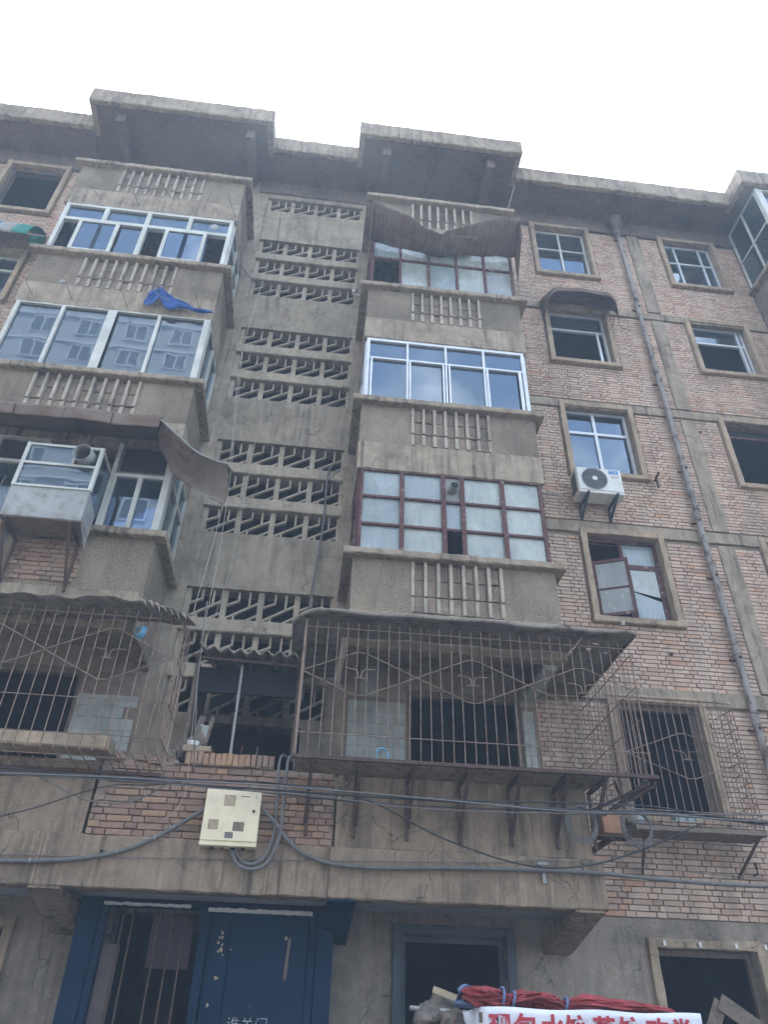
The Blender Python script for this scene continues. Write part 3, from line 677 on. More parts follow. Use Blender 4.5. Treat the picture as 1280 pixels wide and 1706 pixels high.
a, b_, c, d = inner(C2, WZ2[2]); wframe(wins['b', 2], a, b_, c, d, .14, .05, ((a + b_) / 2,), (c + 1.0,), 'pvc', 'glassdark', .05, .05)
# 3rd floor timber window with one casement swung out
a, b_, c, d = inner(C1, WZ[3]); w3 = wins['a', 3]; xm = (a + b_) / 2
wframe(w3, a, b_, c, d, .14, .05, (xm,), (c + 1.02,), 'redwood', 'greyglass', .055, .06, skip=((0, 0), (1, 0), (0, 1)), gl={(1, 1): 'frostblue'})
wframe(w3, xm + .03, b_ - .05, c + .05, c + .99, .105, .045, (), (), 'redwood', 'frost', .045, .03, skip=((0, 0),))
for (q, gmt) in ((((xm + .075, c + .56), (b_ - .10, c + .47), (b_ - .10, c + .94), (xm + .075, c + .94)), 'frost'), (((xm + .075, c + .10), (b_ - .10, c + .10), (b_ - .10, c + .40), (xm + .075, c + .54)), 'frostblue')):
    m = MB(); m.poly(q, .10, .105); m.build('pane', gmt, w3)
ang = math.radians(24)
def swing(x, y, z): return (a + .05 + x * math.cos(ang) + y * math.sin(ang), .08 - x * math.sin(ang) + y * math.cos(ang), z)
m = MB(); sw = xm - a - .05
for (u0, u1, v0, v1) in ((0, sw, 0, .05), (0, sw, .92, .97), (0, .05, .05, .92), (sw - .05, sw, .05, .92), (.05, sw - .05, .455, .475)):
    vs = [swing(x, y, c + .04 + z) for z in (v0, v1) for x, y in ((u0, -.02), (u1, -.02), (u1, .02), (u0, .02))]
    m.add(vs, [(0, 3, 2, 1), (4, 5, 6, 7), (0, 1, 5, 4), (1, 2, 6, 5), (2, 3, 7, 6), (3, 0, 4, 7)])
m.build('open_casement', 'redwood', w3)
for v0, v1 in ((.05, .455), (.475, .92)):
    m = MB(); m.quad(*[swing(x, 0, c + .04 + z) for x, z in ((.05, v0), (sw - .05, v0), (sw - .05, v1), (.05, v1))]); solid(m.build('pane', 'greyglass', w3), .004)
# ground floor and 2nd floor window frames
a, b_, c, d = inner(C1, WZ[2]); wframe(wins['a', 2], a, b_, c, d, .15, .06, (), (), 'wood', 'glassdark', .05, .06, skip=((0, 0),))
a, b_, c, d = inner(C1, WZ[1]); wframe(wins['a', 1], a, b_, c, d, .15, .06, (), (), 'wood', 'glassdark', .05, .06, skip=((0, 0),))
wframe(wins['m', 1], 1.21, 2.38, .92, 2.69, .12, .06, (), (), 'bluegrey', 'glassdark', .05, .06, skip=((0, 0),))
# white tacks along the head of the ground floor window
for x in (4.2, 4.62, 5.05, 5.4):
    m = MB(); m.rbox(x - .016, x + .016, -.075, -.056, 2.68, 2.73, seg=.1, j=.002, ch=.003); m.build('porcelain_clip', 'white', wins['a', 1])

# ---- string courses and pilaster
COURSES = [(13.96, 14.17), (11.16, 11.37), (8.37, 8.60), (5.57, 5.80)]
PIL = (6.30, 6.58)
XS = [(3.08, C1[0] - .002), (C1[1] + .002, C2[0] - .002), (C2[1] + .002, 8.86)]
for za, zb in COURSES:
    m = MB(); 
    m.rbox(3.08, 8.86, -.018, .028, max(za, za) + .02, zb, seg=.12, j=.005, ch=.008); m.build('string_course', 'concrete', B)
for za, zb in ((14.21, 16.94), (11.40, 13.93), (8.63, 11.13), (5.83, 8.34), (3.0, 5.54)):
    m = MB(); m.rbox(PIL[0], PIL[1], -.022, .028, za, zb, seg=.12, j=.004, ch=.008); m.build('pilaster', 'concrete', B)

# ---- bricks: the largest ones singly, the rest as one mass
ROW = .0645
EXC = [(C1[0] - .03, C1[1] + .03, za, zb) for za, zb in WZ.values()] + [(C2[0] - .03, C2[1] + .03, za, zb) for za, zb in WZ2.values()]
EXC += [(CL[0] - .03, CL[1] + .03, za, zb) for za, zb in WZL.values()]
EXC += [(3.0, 8.9, za, zb) for za, zb in COURSES] + [(PIL[0], PIL[1], 3.0, 16.95)]
def rows(x0, x1, z0, z1, exc):
    r = 0; z = z0
    while z + ROW <= z1 + .001:
        ivs = [(x0, x1)]
        for a, b, c, d in exc:
            if c < z + ROW - .012 and d > z + .012:
                nv = []
                for p, q in ivs:
                    if b <= p or a >= q: nv.append((p, q)); continue
                    if a > p: nv.append((p, a))
                    if b < q: nv.append((b, q))
                ivs = nv
        x = x0 - (.0 if r % 2 else .1825) - .05 * ((r * 7) % 3) * .2; k = r
        while x < x1:
            L_ = .24 if k % 2 == 0 else .115; k += 1
            for p, q in ivs:
                a, b = max(x, p), min(x + L_, q)
                if b - a > .03: yield a, b, z, z + ROW - .008
            x += L_ + .009
        z += ROW; r += 1
def brick_tone():
    t = random.random()
    return random.uniform(.15, .86) if t < .88 else (random.uniform(0, .15) if t < .95 else random.uniform(.88, 1.0))
def brick_geo(m, a, b, y, z0, z1, tone, yb):
    r_ = .003 if yb > 0 else .0065
    j = lambda s=r_: random.uniform(-s, s); e = .0045
    f = [(a + e + j(), y + j(), z0 + e + j()), (b - e + j(), y + j(), z0 + e + j()), (b - e + j(), y + j(), z1 - e + j()), (a + e + j(), y + j(), z1 - e + j())]
    g_ = [(a + j(), y + .008, z0 + j()), (b + j(), y + .008, z0 + j()), (b + j(), y + .008, z1 + j()), (a + j(), y + .008, z1 + j())]
    h_ = [(p[0], yb, p[2]) for p in g_]
    fs = [(0, 1, 2, 3)] + [(i, i + 4, (i + 1) % 4 + 4, (i + 1) % 4) for i in range(4)] + [(i + 4, i + 8, (i + 1) % 4 + 8, (i + 1) % 4 + 4) for i in range(4)]
    m.add(f + g_ + h_, fs, tone)
allb = [(a, b, z0, z1, 0.0, .034) for a, b, z0, z1 in rows(3.02, 8.88, 2.965, 16.96, EXC)]
allb += [(a, b, z0, z1, 0.0, .034) for a, b, z0, z1 in rows(-9.58, -5.27, 2.965, 16.96, EXC)]
PORCH_X = (-2.10, .335)
allb += [(a, b, z0, z1, -1.225, -1.19) for a, b, z0, z1 in rows(PORCH_X[0], PORCH_X[1], 3.30, 4.02, [(-2.2, -2.0, 3.72, 4.1)])]
allb += [(a, b, z0, z1, -1.215, -1.19) for a, b, z0, z1 in rows(-3.80, -2.96, 6.10, 6.72, [])]
m = MB(); m.box(PORCH_X[0], PORCH_X[1], -1.195, -1.03, 3.292, 4.03); pw = m.build('porch_wall', 'mortar', B)
def inframe(p):
    d = p - CAM; c = [sum(R[i][j] * d[i] for i in range(3)) for j in range(3)]
    if c[2] <= 0: return False
    x = PP[0] + FL * c[0] / c[2]; y = PP[1] + FL * c[1] / c[2]
    return 0 < x < 1280 and 0 < y < 1706
def key(q):
    p = Vector(((q[0] + q[1]) / 2, q[4], q[2]))
    return (p - CAM).length + (0 if inframe(p) else 100) + (0 if (q[1] - q[0]) > .11 else 60)
allb.sort(key=key)
VAR = {}
mm = MB(); mo = MB(); single = 0
for q in allb:
    a, b, z0, z1, y, yb = q; L_ = round(b - a, 3)
    y += random.uniform(-.004, .004) * (1 if yb > 0 else 2.5)
    if single < 300 and L_ in (.24, .115) and key(q) < 60:
        kk = (L_, round(yb - q[4], 3), random.randrange(14))
        if kk not in VAR:
            v = MB(); brick_geo(v, -L_ / 2, L_ / 2, 0, 0, z1 - z0, brick_tone(), kk[1]); VAR[kk] = v.mesh('brick', 'brick' if yb > 0 else 'oldbrick')
        link('brick', VAR[kk], ((a + b) / 2, y, z0), B if yb > 0 else pw); single += 1
    else:
        brick_geo(mm if yb > 0 else mo, a, b, y, z0, z1, brick_tone(), yb)
mm.build('brickwork', 'brick', B, kind='stuff'); mo.build('brickwork', 'oldbrick', B, kind='stuff')
# brick-on-edge coping of the porch wall
for i in range(15):
    x = -1.265 + i * .0625
    v = MB(); yy = -1.245 + random.uniform(-.012, .012); z0 = 4.03 + random.uniform(-.004, .004)
    brick_geo(v, x, x + .053, yy, z0, z0 + .125, random.choice((.9, .95, .6, .98, .3)), yy + .2)
    v.t += []; v.box(x + .002, x + .051, yy + .01, yy + .2, z0 + .002, z0 + .122, .9)
    v.build('brick', 'oldbrick', pw)
m = MB(); m.rbox(-1.38, -.34, -1.235, -1.04, 4.021, 4.031, j=.003); m.build('mortar_bed', 'mortar', pw)
# crumbling rubble end of the wall beside the left cage
for i in range(14):
    x = random.uniform(-2.05, -1.42); z = random.uniform(3.96, 4.08)
    v = MB(); brick_geo(v, x, x + random.uniform(.08, .2), -1.24 + random.uniform(-.02, .03), z, z + .055, brick_tone(), -1.06); v.build('brick', 'oldbrick', pw)

# ---- far balcony stack at the end of the wall
FX = (8.92, 12.0)
for k in (6, 5, 4, 3):
    m = MB(); m.box(FX[0], FX[1], -1.2, -1.1, SILLS[k] - .87, SILLS[k] - .1); m.box(FX[0], FX[0] + .1, -1.1, -.001, SILLS[k] - .87, SILLS[k] - .1)
    fb = m.build('balcony', 'pebble', B); sill(fb, *FX, SILLS[k])
    m = MB(); m.rbox(FX[0] - .01, FX[1], -1.215, -1.06, SILLS[k] - 1.37, SILLS[k] - .865, j=.004); m.rbox(FX[0] - .01, FX[0] + .15, -1.058, -.001, SILLS[k] - 1.35, SILLS[k] - .865, j=.004); m.build('edge_beam', 'concrete', fb)
    m = MB(); m.box(FX[0] + .151, FX[1], -1.058, -.001, SILLS[k] - 1.06, SILLS[k] - .94); m.build('floor_slab', 'concrete', fb)
    wframe(fb, -1.18, -.03, SILLS[k] + .004, 17.42 if k == 6 else SILLS[k] + 1.42, 0, .05, (-.6,), (SILLS[k] + 1.0,), 'pvc', 'glassgreen', .04, .06, side=FX[0])
    m = MB(); m.box(FX[0] - .04, FX[0] + .06, -1.24, -1.185, SILLS[k] + .004, 17.42 if k == 6 else SILLS[k] + 1.42); m.build('corner_post', 'pvc', fb)
    wframe(fb, FX[0] + .07, 11.9, SILLS[k] + .004, 17.42 if k == 6 else SILLS[k] + 1.42, -1.2, .05, (9.7, 10.4, 11.1), (SILLS[k] + 1.0,), 'pvc', 'glassblue', .05, .06)

# ---- entrance: blue steel double door below the beam
for xa, xb in ((-2.16, -1.96), (.27, .44)):
    m = MB(); m.box(xa, xb, -.50, -.002, 0.121, 2.858); m.build('entrance_jamb', 'blue', B)

# ================================================================== entrance door
dr = thing('entrance_door', (-.85, -.45, .12), 'dark blue steel entrance door with flaking paint and chalk scrawl, its left half open behind bars', 'door')
m = MB()
m.box(-1.95, .26, -.49, -.40, 2.78, 2.857); m.box(-1.95, -1.88, -.49, -.40, .121, 2.779); m.box(-.93, -.84, -.49, -.40, .121, 2.779); m.box(.19, .26, -.49, -.40, .121, 2.779)
m.build('door_frame', 'blue', dr)
m = MB(); m.rbox(-.835, .185, -.47, -.43, .14, 2.765, seg=.4, j=.002); lf = m.build('door_leaf', 'blue', dr)
m = MB(); m.box(-.80, -.62, -.485, -.472, .2, 2.70); m.box(-.60, .15, -.482, -.472, .2, 2.70); m.build('door_panel', 'blue', lf)
m = MB(); m.rbox(-.87, .21, -.505, -.491, 2.765, 2.80, seg=.04, j=.008, ch=.003); m.build('plaster_smear', 'white', dr)
m = MB(); m.rbox(-1.93, -1.05, -.505, -.491, 2.79, 2.815, seg=.04, j=.007, ch=.003); m.build('plaster_smear', 'white', dr)
for x in (-1.72, -1.62, -1.36, -1.22, -1.09):
    m = MB(); m.tube([(x, -.44, .3), (x, -.44, 2.77)], .011, 6); m.build('bar', 'rust', dr)
m = MB(); m.box(-1.42, -1.0, -.435, -.425, 2.25, 2.72); m.build('notice_board', plain('dull_purple_board', (0.045, 0.024, 0.03), .8), dr)
m = MB(); m.box(-1.87, -1.70, -.43, -.41, .15, 2.45); m.build('side_sheet', plain('dull_brown_sheet', (0.10, 0.08, 0.075), .8), dr)
# chalk writing and paint chips on the leaf
text_mesh('chalk_writing', '谁关门', .135, 'white', (-.55, -.486, 1.765), lf, bold=-.003)
random.seed(3)
for i in range(13):
    x = random.gauss(-.71, .035) if i < 11 else random.uniform(-.6, .1); z = random.uniform(1.95, 2.6)
    s = random.uniform(.006, .02); m = MB(); pts = [(x + s * random.uniform(.5, 1.2) * math.cos(t), z + s * 1.5 * random.uniform(.5, 1.2) * math.sin(t)) for t in [k * math.pi / 4 for k in range(8)]]
    m.poly(pts, -.4885 - (0), -.4835 if i >= 11 else -.4865); m.build('paint_chip', 'woodl', lf)
m = MB(); m.poly([(-.02, 2.55), (.01, 2.56), (.0, 2.42), (-.01, 2.2), (-.04, 2.18), (-.035, 2.35)], -.4865, -.4835); m.build('paint_chip', 'wood', lf)

# ================================================================== drainpipe
dp = thing('drainpipe', (6.06, -.09, 0), 'grey drainpipe with peeling paint running down the brick wall beside the pilaster', 'pipe')
zz = 16.95; i = 0
m = MB(); m.tube([(6.06, -.13, 17.35), (6.06, -.13, 17.12), (6.05, -.09, 16.98), (6.05, -.09, 16.8)], [.17, .16, .09, .075], 12); m.build('hopper_head', 'soffit', dp)
zs = [16.9, 14.4, 12.2, 10.05, 8.95, 7.9, 6.52, 5.48, 3.9, 2.4, .13]
for a, c in zip(zs, zs[1:]):
    x = 6.06 + random.uniform(-.012, .012)
    m = MB(); n = 14; m.tube([(x + random.uniform(-.004, .004), -.085, a + (c + .0 - a) * k / n) for k in range(n + 1)], .047, 10, caps=True); s0 = m.build('pipe_length', 'pipe', dp, smooth=True)
    m = MB(); m.tube([(x, -.085, a - .02), (x, -.085, a - .14)], .058, 10); m.build('collar', 'pipe', dp)
    m = MB(); m.bar((x - .1, -.012, a - .2), (x + .1, -.012, a - .2), .02, .03); m.bar((x, -.02, a - .2), (x, -.16, a - .2), .03, .03); m.build('pipe_clamp', 'rust', dp)

# ================================================================== air conditioner
ac = thing('air_conditioner', (4.34, -.2, 8.9), 'white outdoor air conditioner with round black grille and blue label under a fourth floor window', 'air conditioner')
x0, x1, y0, y1, z0, z1 = 3.96, 4.72, -.40, -.10, 8.90, 9.42
bmx = MB(); bmx.box(x0, x1, y0, y1, z0, z1); o = bmx.build('casing', 'acwhite', ac)
bv = o.modifiers.new('bevel', 'BEVEL'); bv.width = .02; bv.segments = 3
m = MB(); m.rbox(x0 + .02, x1 - .02, y0 - .012, y0 - .001, z0 + .05, z1 - .02, seg=.9, j=0, ch=.006); m.build('front_panel', 'acwhite', ac)
cx, cz, rr = x0 + .285, z0 + .275, .205
m = MB(); m.tube([(cx, y0 - .0125, cz), (cx, y0 - .02, cz)], rr, 36); m.build('fan_opening', 'dark', ac)
def ring(m, c, r0, r1, y0, y1, n=40):
    vs = [(c[0] + r * math.cos(2 * math.pi * k / n), y, c[1] + r * math.sin(2 * math.pi * k / n)) for y in (y0, y1) for r in (r0, r1) for k in range(n)]
    fs = []
    for k in range(n):
        l = (k + 1) % n
        fs += [(k, l, n + l, n + k), (2 * n + k, 3 * n + k, 3 * n + l, 2 * n + l), (k, 2 * n + k, 2 * n + l, l), (n + k, n + l, 3 * n + l, 3 * n + k)]
    return m.add(vs, fs)
for k in range(9):
    r = .05 + k * .0195
    m = ring(MB(), (cx, cz), r, r + .0055, y0 - .034, y0 - .024); m.build('grille_ring', 'grillring', ac)
for k in range(8):
    t = k * math.pi / 4 + .2; m = MB(); m.bar((cx + .03 * math.cos(t), y0 - .026, cz + .03 * math.sin(t)), (cx + rr * math.cos(t), y0 - .026, cz + rr * math.sin(t)), .005); m.build('grille_spoke', 'grillring', ac)
m = MB(); m.tube([(cx, y0 - .021, cz), (cx, y0 - .038, cz)], .042, 20); m.build('grille_hub', 'acwhite', ac)
m = MB(); m.rbox(x1 - .215, x1 - .055, y0 - .0165, y0 - .0125, z1 - .115, z1 - .04, seg=.3, j=0, ch=.001); lg = m.build('label_plate', 'logo', ac)
text_mesh('label_text', 'Midea', .05, 'white', (x1 - .205, y0 - .019, z1 - .083), lg); text_mesh('label_text', '美的', .026, 'white', (x1 - .14, y0 - .019, z1 - .110), lg)
for k in range(3):
    m = MB(); m.box(x1 - .2, x1 - .05, y0 - .015, y0 - .0125, z1 - .16 - k * .02, z1 - .156 - k * .02); m.build('louvre', 'grillring', ac)
m = MB()
for k in range(14): m.box(x0 - .006, x0 - .001, y0 + .06, y1 - .04, z0 + .07 + k * .028, z0 + .08 + k * .028)
m.build('side_vent', 'dark', ac)
for x in (4.10, 4.58):
    m = MB(); m.bar((x, -.45, z0 - .022), (x, -.0, z0 - .022), .035, .035); m.bar((x, -.42, z0 - .03), (x, -.02, z0 - .23), .035, .03); m.bar((x, -.02, z0 - .01), (x, -.02, z0 - .27), .04, .03); m.build('bracket', 'greenpaint', ac)
m = MB(); m.tube(curve_pts([(3.94, -.2, 9.06), (3.7, -.14, 9.02), (3.45, -.1, 9.05), (3.22, -.05, 9.14), (3.05, -.02, 9.22)]), .017, 8); m.build('refrigerant_hose', 'rope', ac, smooth=True)
rd = MB(); rd.bar((5.50, -.10, 9.62), (5.50, -.10, 9.38), .03, .03); rd.bar((5.50, -.01, 9.58), (5.50, -.22, 9.62), .025, .025); rd.build('iron_hook', 'rust', label='rusty iron hook fixed to the bricks beside the air conditioner window sill', category='hook')

# ================================================================== security cages
def vbars(root, pts, top, w=.011, mat='bar', name='bar'):
    """upright bars at (x, y) from pts; z range = top"""
    me = MB().tube([(0, 0, 0), (0, 0, top[1] - top[0])], w / 2, 6).mesh(name, mat)
    for x, y in pts:
        o = link(name, me, (x, y, top[0]), root); o.rotation_euler = (random.uniform(-.004, .004), random.uniform(-.008, .008), 0)
def rod(root, a, b, w=.012, mat='bar', name='rail'):
    return MB().tube([a, b], w / 2, 6).build(name, mat, root)
def diamond(root, cx, hw, zc, hh, Y):
    m = MB(); P_ = [(cx - hw, Y, zc), (cx - .06, Y, zc + hh), (cx + .06, Y, zc + hh), (cx + hw, Y, zc), (cx + .06, Y, zc - hh), (cx - .06, Y, zc - hh)]
    P_[1] = (cx - .05, Y, zc + hh - .01); P_[2] = (cx + .05, Y, zc + hh - .01); P_[4] = (cx + .05, Y, zc - hh + .01); P_[5] = (cx - .05, Y, zc - hh + .01)
    for k in range(6): m.tube([P_[k], P_[(k + 1) % 6]], .0062, 6)
    m.build('diamond_ornament', 'bar', root)
    m = MB(); y = Y - .004
    m.tube(curve_pts([(cx - .17, y, zc + .06), (cx - .09, y, zc + .05), (cx - .03, y, zc + .03), (cx - .012, y, zc - .045)], 5), .006, 6)
    m.tube(curve_pts([(cx + .17, y, zc + .055), (cx + .09, y, zc + .055), (cx + .03, y, zc + .035), (cx + .012, y, zc - .045)], 5), .006, 6)
    m.tube([(cx - .07, y, zc - .05), (cx + .07, y, zc - .05)], .006, 6); m.build('bird_ornament', 'bar', root)
# big cage on the right hand second floor balcony
cg = thing('balcony_cage', (1.75, -1.8, 3.98), 'wide rusty balcony cage with three diamond ornaments under the long flat canopy', 'security cage')
Yf = -1.80; X0, X1, Za, Zb = -.12, 3.60, 4.02, 5.52
n = 32
vbars(cg, [(X0 + .01 + (X1 - X0 - .02) * k / n, Yf) for k in range(1, n)], (Za, Zb))
m = MB(); m.tube([(X0, Yf, Za), (X0, Yf, Zb)], .016, 8); m.build('corner_post', 'bar', cg); m = MB(); m.tube([(X1, Yf, Za), (X1, Yf, Zb - .1)], .008, 8); m.build('corner_post', 'bar', cg)
vbars(cg, [(X0, Yf + .11 * k) for k in range(1, 6)], (Za, Zb - .02)); vbars(cg, [(X1, Yf + .115 * k) for k in range(1, 16)], (Za, Zb - .05))
for z in (4.24, 5.44): rod(cg, (X0, Yf - .009, z), (X1 + .02, Yf - .009, z))
for z in (4.24, 4.63, 5.0, 5.38): rod(cg, (X1 + .008, Yf, z), (X1 + .008, -.02, z))
rod(cg, (X0 - .008, Yf, 4.24), (X0 - .008, -1.22, 4.24))
for k, cx_ in enumerate((.50, 1.74, 2.98)): diamond(cg, cx_, .622, 4.91, .255, Yf - .014)
m = MB(); m.bar((X0 - .03, Yf - .005, 3.995), (X1 + .06, Yf - .005, 3.995), .04, .035); m.build('bottom_rail', 'rust', cg)
m = MB(); m.bar((X1 + .02, Yf + .02, 3.99), (X1 + .02, -.02, 3.99), .035, .035); m.build('side_rail', 'rust', cg)
m = MB(); m.rbox(X0 + .02, X1 - .45, Yf + .03, -1.315, 3.985, 4.012, seg=.07, j=.006, ch=.005); m.build('base_board', 'concrete', cg)
for x in (.06, .55, 1.10, 1.66, 2.20, 2.70, 3.10):
    m = MB(); yb = -1.222
    m.bar((x, Yf + .02, 3.955), (x, yb, 3.955), .035, .035); m.bar((x, Yf + .05, 3.94), (x + random.uniform(-.02, .02), yb - .02, 3.50), .035, .03); m.bar((x, yb - .018, 3.94), (x, yb - .018, 3.38), .035, .03); m.build('bracket', 'rust', cg)
# loose frame pieces at the right hand end
for p, q_ in (((3.2, -1.75, 3.94), (3.58, -1.0, 3.93)), ((3.55, -1.78, 3.93), (3.12, -1.1, 3.80)), ((3.2, -1.3, 3.72), (3.66, -1.72, 3.94))):
    m = MB(); m.bar(p, q_, .024); m.build('bent_strut', 'rust', cg)

# cage on the left hand balcony
cl = thing('balcony_cage', (-3.3, -1.75, 3.92), 'rusty balcony cage of square mesh with drooping ragged roof beside the crumbling porch wall', 'security cage')
Yf = -1.75; X0, X1, Za, Zb = -5.2, -1.47, 3.95, 5.50
vbars(cl, [(X1 - .125 * k, Yf) for k in range(1, 30)], (Za, Zb), .013); vbars(cl, [(X1, Yf + .075 * k) for k in range(0, 8)], (Za, Zb - .03), .014)
for z in (4.10, 4.47, 5.42): rod(cl, (X0, Yf - .010, z), (X1, Yf - .010, z), .011)
for z in (4.10, 4.47, 4.97, 5.40): rod(cl, (X1 + .01, Yf, z), (X1 + .01, -1.05, z), .011)
for x in range(30):
    xx = X1 - .125 * x
    rod(cl, (xx, Yf, Za), (xx + .02, -1.27, 3.90), .012, 'bar', 'base_bar')
for y in (-1.62, -1.40): rod(cl, (X0, y, 3.935), (X1, y, 3.925), .011)
m = MB(); m.bar((X0, -1.268, 3.885), (X1 + .02, -1.268, 3.885), .03, .035); m.build('back_rail', 'rust', cl)
for cx_ in (-2.18, -3.48, -4.78): diamond(cl, cx_, .66, 4.965, .30, Yf - .016)
# cage on the second floor window
cw_ = thing('window_cage', (4.72, -.45, 3.8), 'rusty window cage with a single diamond ornament over the dark second floor window', 'security cage')
Yf = -.50; X0, X1, Za, Zb = 3.93, 5.50, 4.03, 5.36
xs_ = [X0 + (X1 - X0) * k / 15 for k in range(16)]
vbars(cw_, [(x, Yf) for x in xs_], (3.86, Zb), .014)
for x in xs_:
    m = MB(); m.tube(curve_pts([(x, Yf, Zb), (x + .005, Yf + .03, Zb + .07), (x + .012, Yf + .12, Zb + .12), (x + .02, -.06, Zb + .28)], 3), .006, 6); m.build('hooked_top', 'bar', cw_)
vbars(cw_, [(X0, Yf + .085 * k) for k in range(1, 6)], (3.88, Zb + .1), .010); vbars(cw_, [(X1, Yf + .085 * k) for k in range(1, 6)], (3.88, Zb + .05), .010)
for z in (Zb, 4.03): rod(cw_, (X0, Yf - .009, z), (X1 + .02, Yf - .009, z), .013)
for k in range(10): rod(cw_, (X1 + .008, Yf, 4.03 + .135 * k), (X1 + .008, -.06, 4.05 + .135 * k), .009)
rod(cw_, (X1, Yf, Zb), (X1 - .02, -.06, Zb + .03), .014); rod(cw_, (X1, Yf, 4.70), (X1, -.06, 4.74), .014)
diamond(cw_, 4.72, .80, 4.70, .29, Yf - .016)
for k in range(6): rod(cw_, (X0, Yf + .08 * k, 3.87), (X1, Yf + .08 * k, 3.87), .010, 'bar', 'base_bar')
for x in xs_: rod(cw_, (x, Yf - .012, 3.862), (x, -.10, 3.862), .010, 'bar', 'base_bar')
for z in (3.90, 3.965): rod(cw_, (X0, Yf - .010, z), (X1, Yf - .010, z), .010, 'rust', 'rail')
m = MB(); m.rbox(X0 - .02, X1 + .02, Yf - .01, -.09, 3.80, 3.855, seg=.08, j=.006); m.build('base_slab', 'wood', cw_)
for p, q_ in (((5.44, -.46, 3.80), (5.30, -.02, 3.42)), ((4.02, -.46, 3.80), (4.10, -.02, 3.42))):
    m = MB(); m.bar(p, q_, .025); m.build('bracket', 'rust', cw_)
# what lies on that cage
o = MB(); o.rbox(4.46, 4.72, -.42, -.25, 3.88, 4.01, seg=.05, j=.018, ch=.03); o.build('plastic_bag', plain('pale_blue_plastic', (0.30, 0.44, 0.48), .5), label='crumpled pale blue plastic bag lying in the window cage', category='bag')
for i, (x, lab) in enumerate(((4.25, 'single orange brick lying in the window cage nearest the cable coils'), (4.47, 'dark orange brick lying in the window cage below the blue bag'), (4.80, 'orange brick lying in the window cage beside the blue bag'), (5.12, 'broken orange brick lying at the far end of the window cage'))):
    v = MB(); brick_geo(v, x, x + .19, -.46, 3.88, 3.94, (.9, .7, .95, .85)[i], -.36); v.box(x + .01, x + .18, -.45, -.36, 3.882, 3.938, .8); v.build('loose_brick', 'brick', label=lab, category='brick')
v = MB(); v.rbox(3.30, 3.50, -1.02, -.80, 3.62, 3.85, seg=.06, j=.006, ch=.01); v.build('clay_block', 'terracotta', label='square orange clay block wedged between the two wire coils', category='block')
m = MB(); m.bar((3.18, -.91, 3.60), (3.62, -.91, 3.60), .2, .03); m.bar((3.4, -1.0, 3.58), (3.4, -.01, 3.58), .05, .05); m.build('clay_block_shelf', 'rust', label='dark iron shelf bracket under the orange clay block', category='bracket')
o = MB(); o.grid(lambda u, v: (4.02 + .10 * math.sin(math.pi * v) * math.cos(2 * math.pi * u), -.33 + .08 * math.sin(math.pi * v) * math.sin(2 * math.pi * u), 3.955 - .075 * math.cos(math.pi * v) + .02 * math.sin(9 * u) * v), 14, 8); o.build('plastic_jug', plain('cloudy_plastic', (0.42, 0.44, 0.43), .35), smooth=True, label='cloudy grey plastic jug in the corner of the window cage', category='jug')

# ================================================================== canopies
from mathutils import noise as mnoise
def sheet(name, fn, nu, nv, mat, th, label=None, cat=None, parent=None, smooth=True, dent=0.0):
    def fd(u, v):
        p = Vector(fn(u, v))
        if dent: p += mnoise.noise_vector(p * 3.0) * dent + mnoise.noise_vector(p * 9.0) * dent * .45
        return tuple(p)
    m = MB(); m.grid(fd, nu, nv); kw = dict(label=label, category=cat) if label else {}
    return solid(m.build(name, mat, parent, smooth=smooth, **kw), th)
lerp = lambda a, b, t: a + (b - a) * t
cp = thing('long_canopy', (1.7, -1.6, 5.55), 'long flat dusty canopy sheet with rounded corner and holes above the wide balcony cage', 'canopy')
def wob(x, y): return .012 * math.sin(3.1 * x + 2 * y) + .010 * math.sin(7.3 * x)
def front(x):     # rounded corners of the front edge
    e = .30
    if x < -.28 + e: t = 1 - (x + .28) / e; return -1.92 + e * (1 - math.sqrt(max(0, 1 - t * t))) * .8
    if x > 3.70 - .12: t = (x - 3.58) / .12; return -1.92 + .12 * (1 - math.sqrt(max(0, 1 - t * t)))
    return -1.92
def canv(x0, x1, yb, back=5.66):
    def fn(u, v):
        x = lerp(x0, x1, u); y = lerp(front(x), yb, v); rib = .007 * math.sin(2 * math.pi * (y + 2) / .085)
        zl = -.10 * max(0, (.05 - x) / .33) ** 2
        return (x, y, 5.585 + .05 * v * (1 if yb < -1 else .5) + wob(x, y) * .7 + rib + zl)
    return fn
sheet('sheet', canv(-.28, .30, -.03), 10, 44, 'canopy', .008, parent=cp); sheet('sheet', canv(.302, 3.09, -1.225), 60, 24, 'canopy', .008, parent=cp)
# right hand sheet with rust holes punched through
mh = MB(); fn = canv(3.092, 3.70, -.03); NU, NV = 18, 60
vs = [fn(i / NU, j / NV) for j in range(NV + 1) for i in range(NU + 1)]
holes = {(5, 9), (6, 9), (6, 10), (4, 14), (5, 14), (5, 15), (9, 4), (13, 5), (14, 5), (16, 6), (8, 21), (7, 24), (11, 16), (12, 17)}
mh.add(vs, [(j * (NU + 1) + i, j * (NU + 1) + i + 1, (j + 1) * (NU + 1) + i + 1, (j + 1) * (NU + 1) + i) for j in range(NV) for i in range(NU) if (i, j) not in holes])
solid(mh.build('holed_sheet', 'canopy', cp, smooth=True), .008)
ed = [(x, front(x) - .008, 5.59 + wob(x, front(x)) * .7 - .10 * max(0, (.05 - x) / .33) ** 2) for x in [-.275 + 3.97 * k / 90 for k in range(91)]]
m = MB(); m.tube(ed, [.021 + random.uniform(-.004, .005) for _ in ed], 7); m.build('rolled_edge', 'canopy', cp)
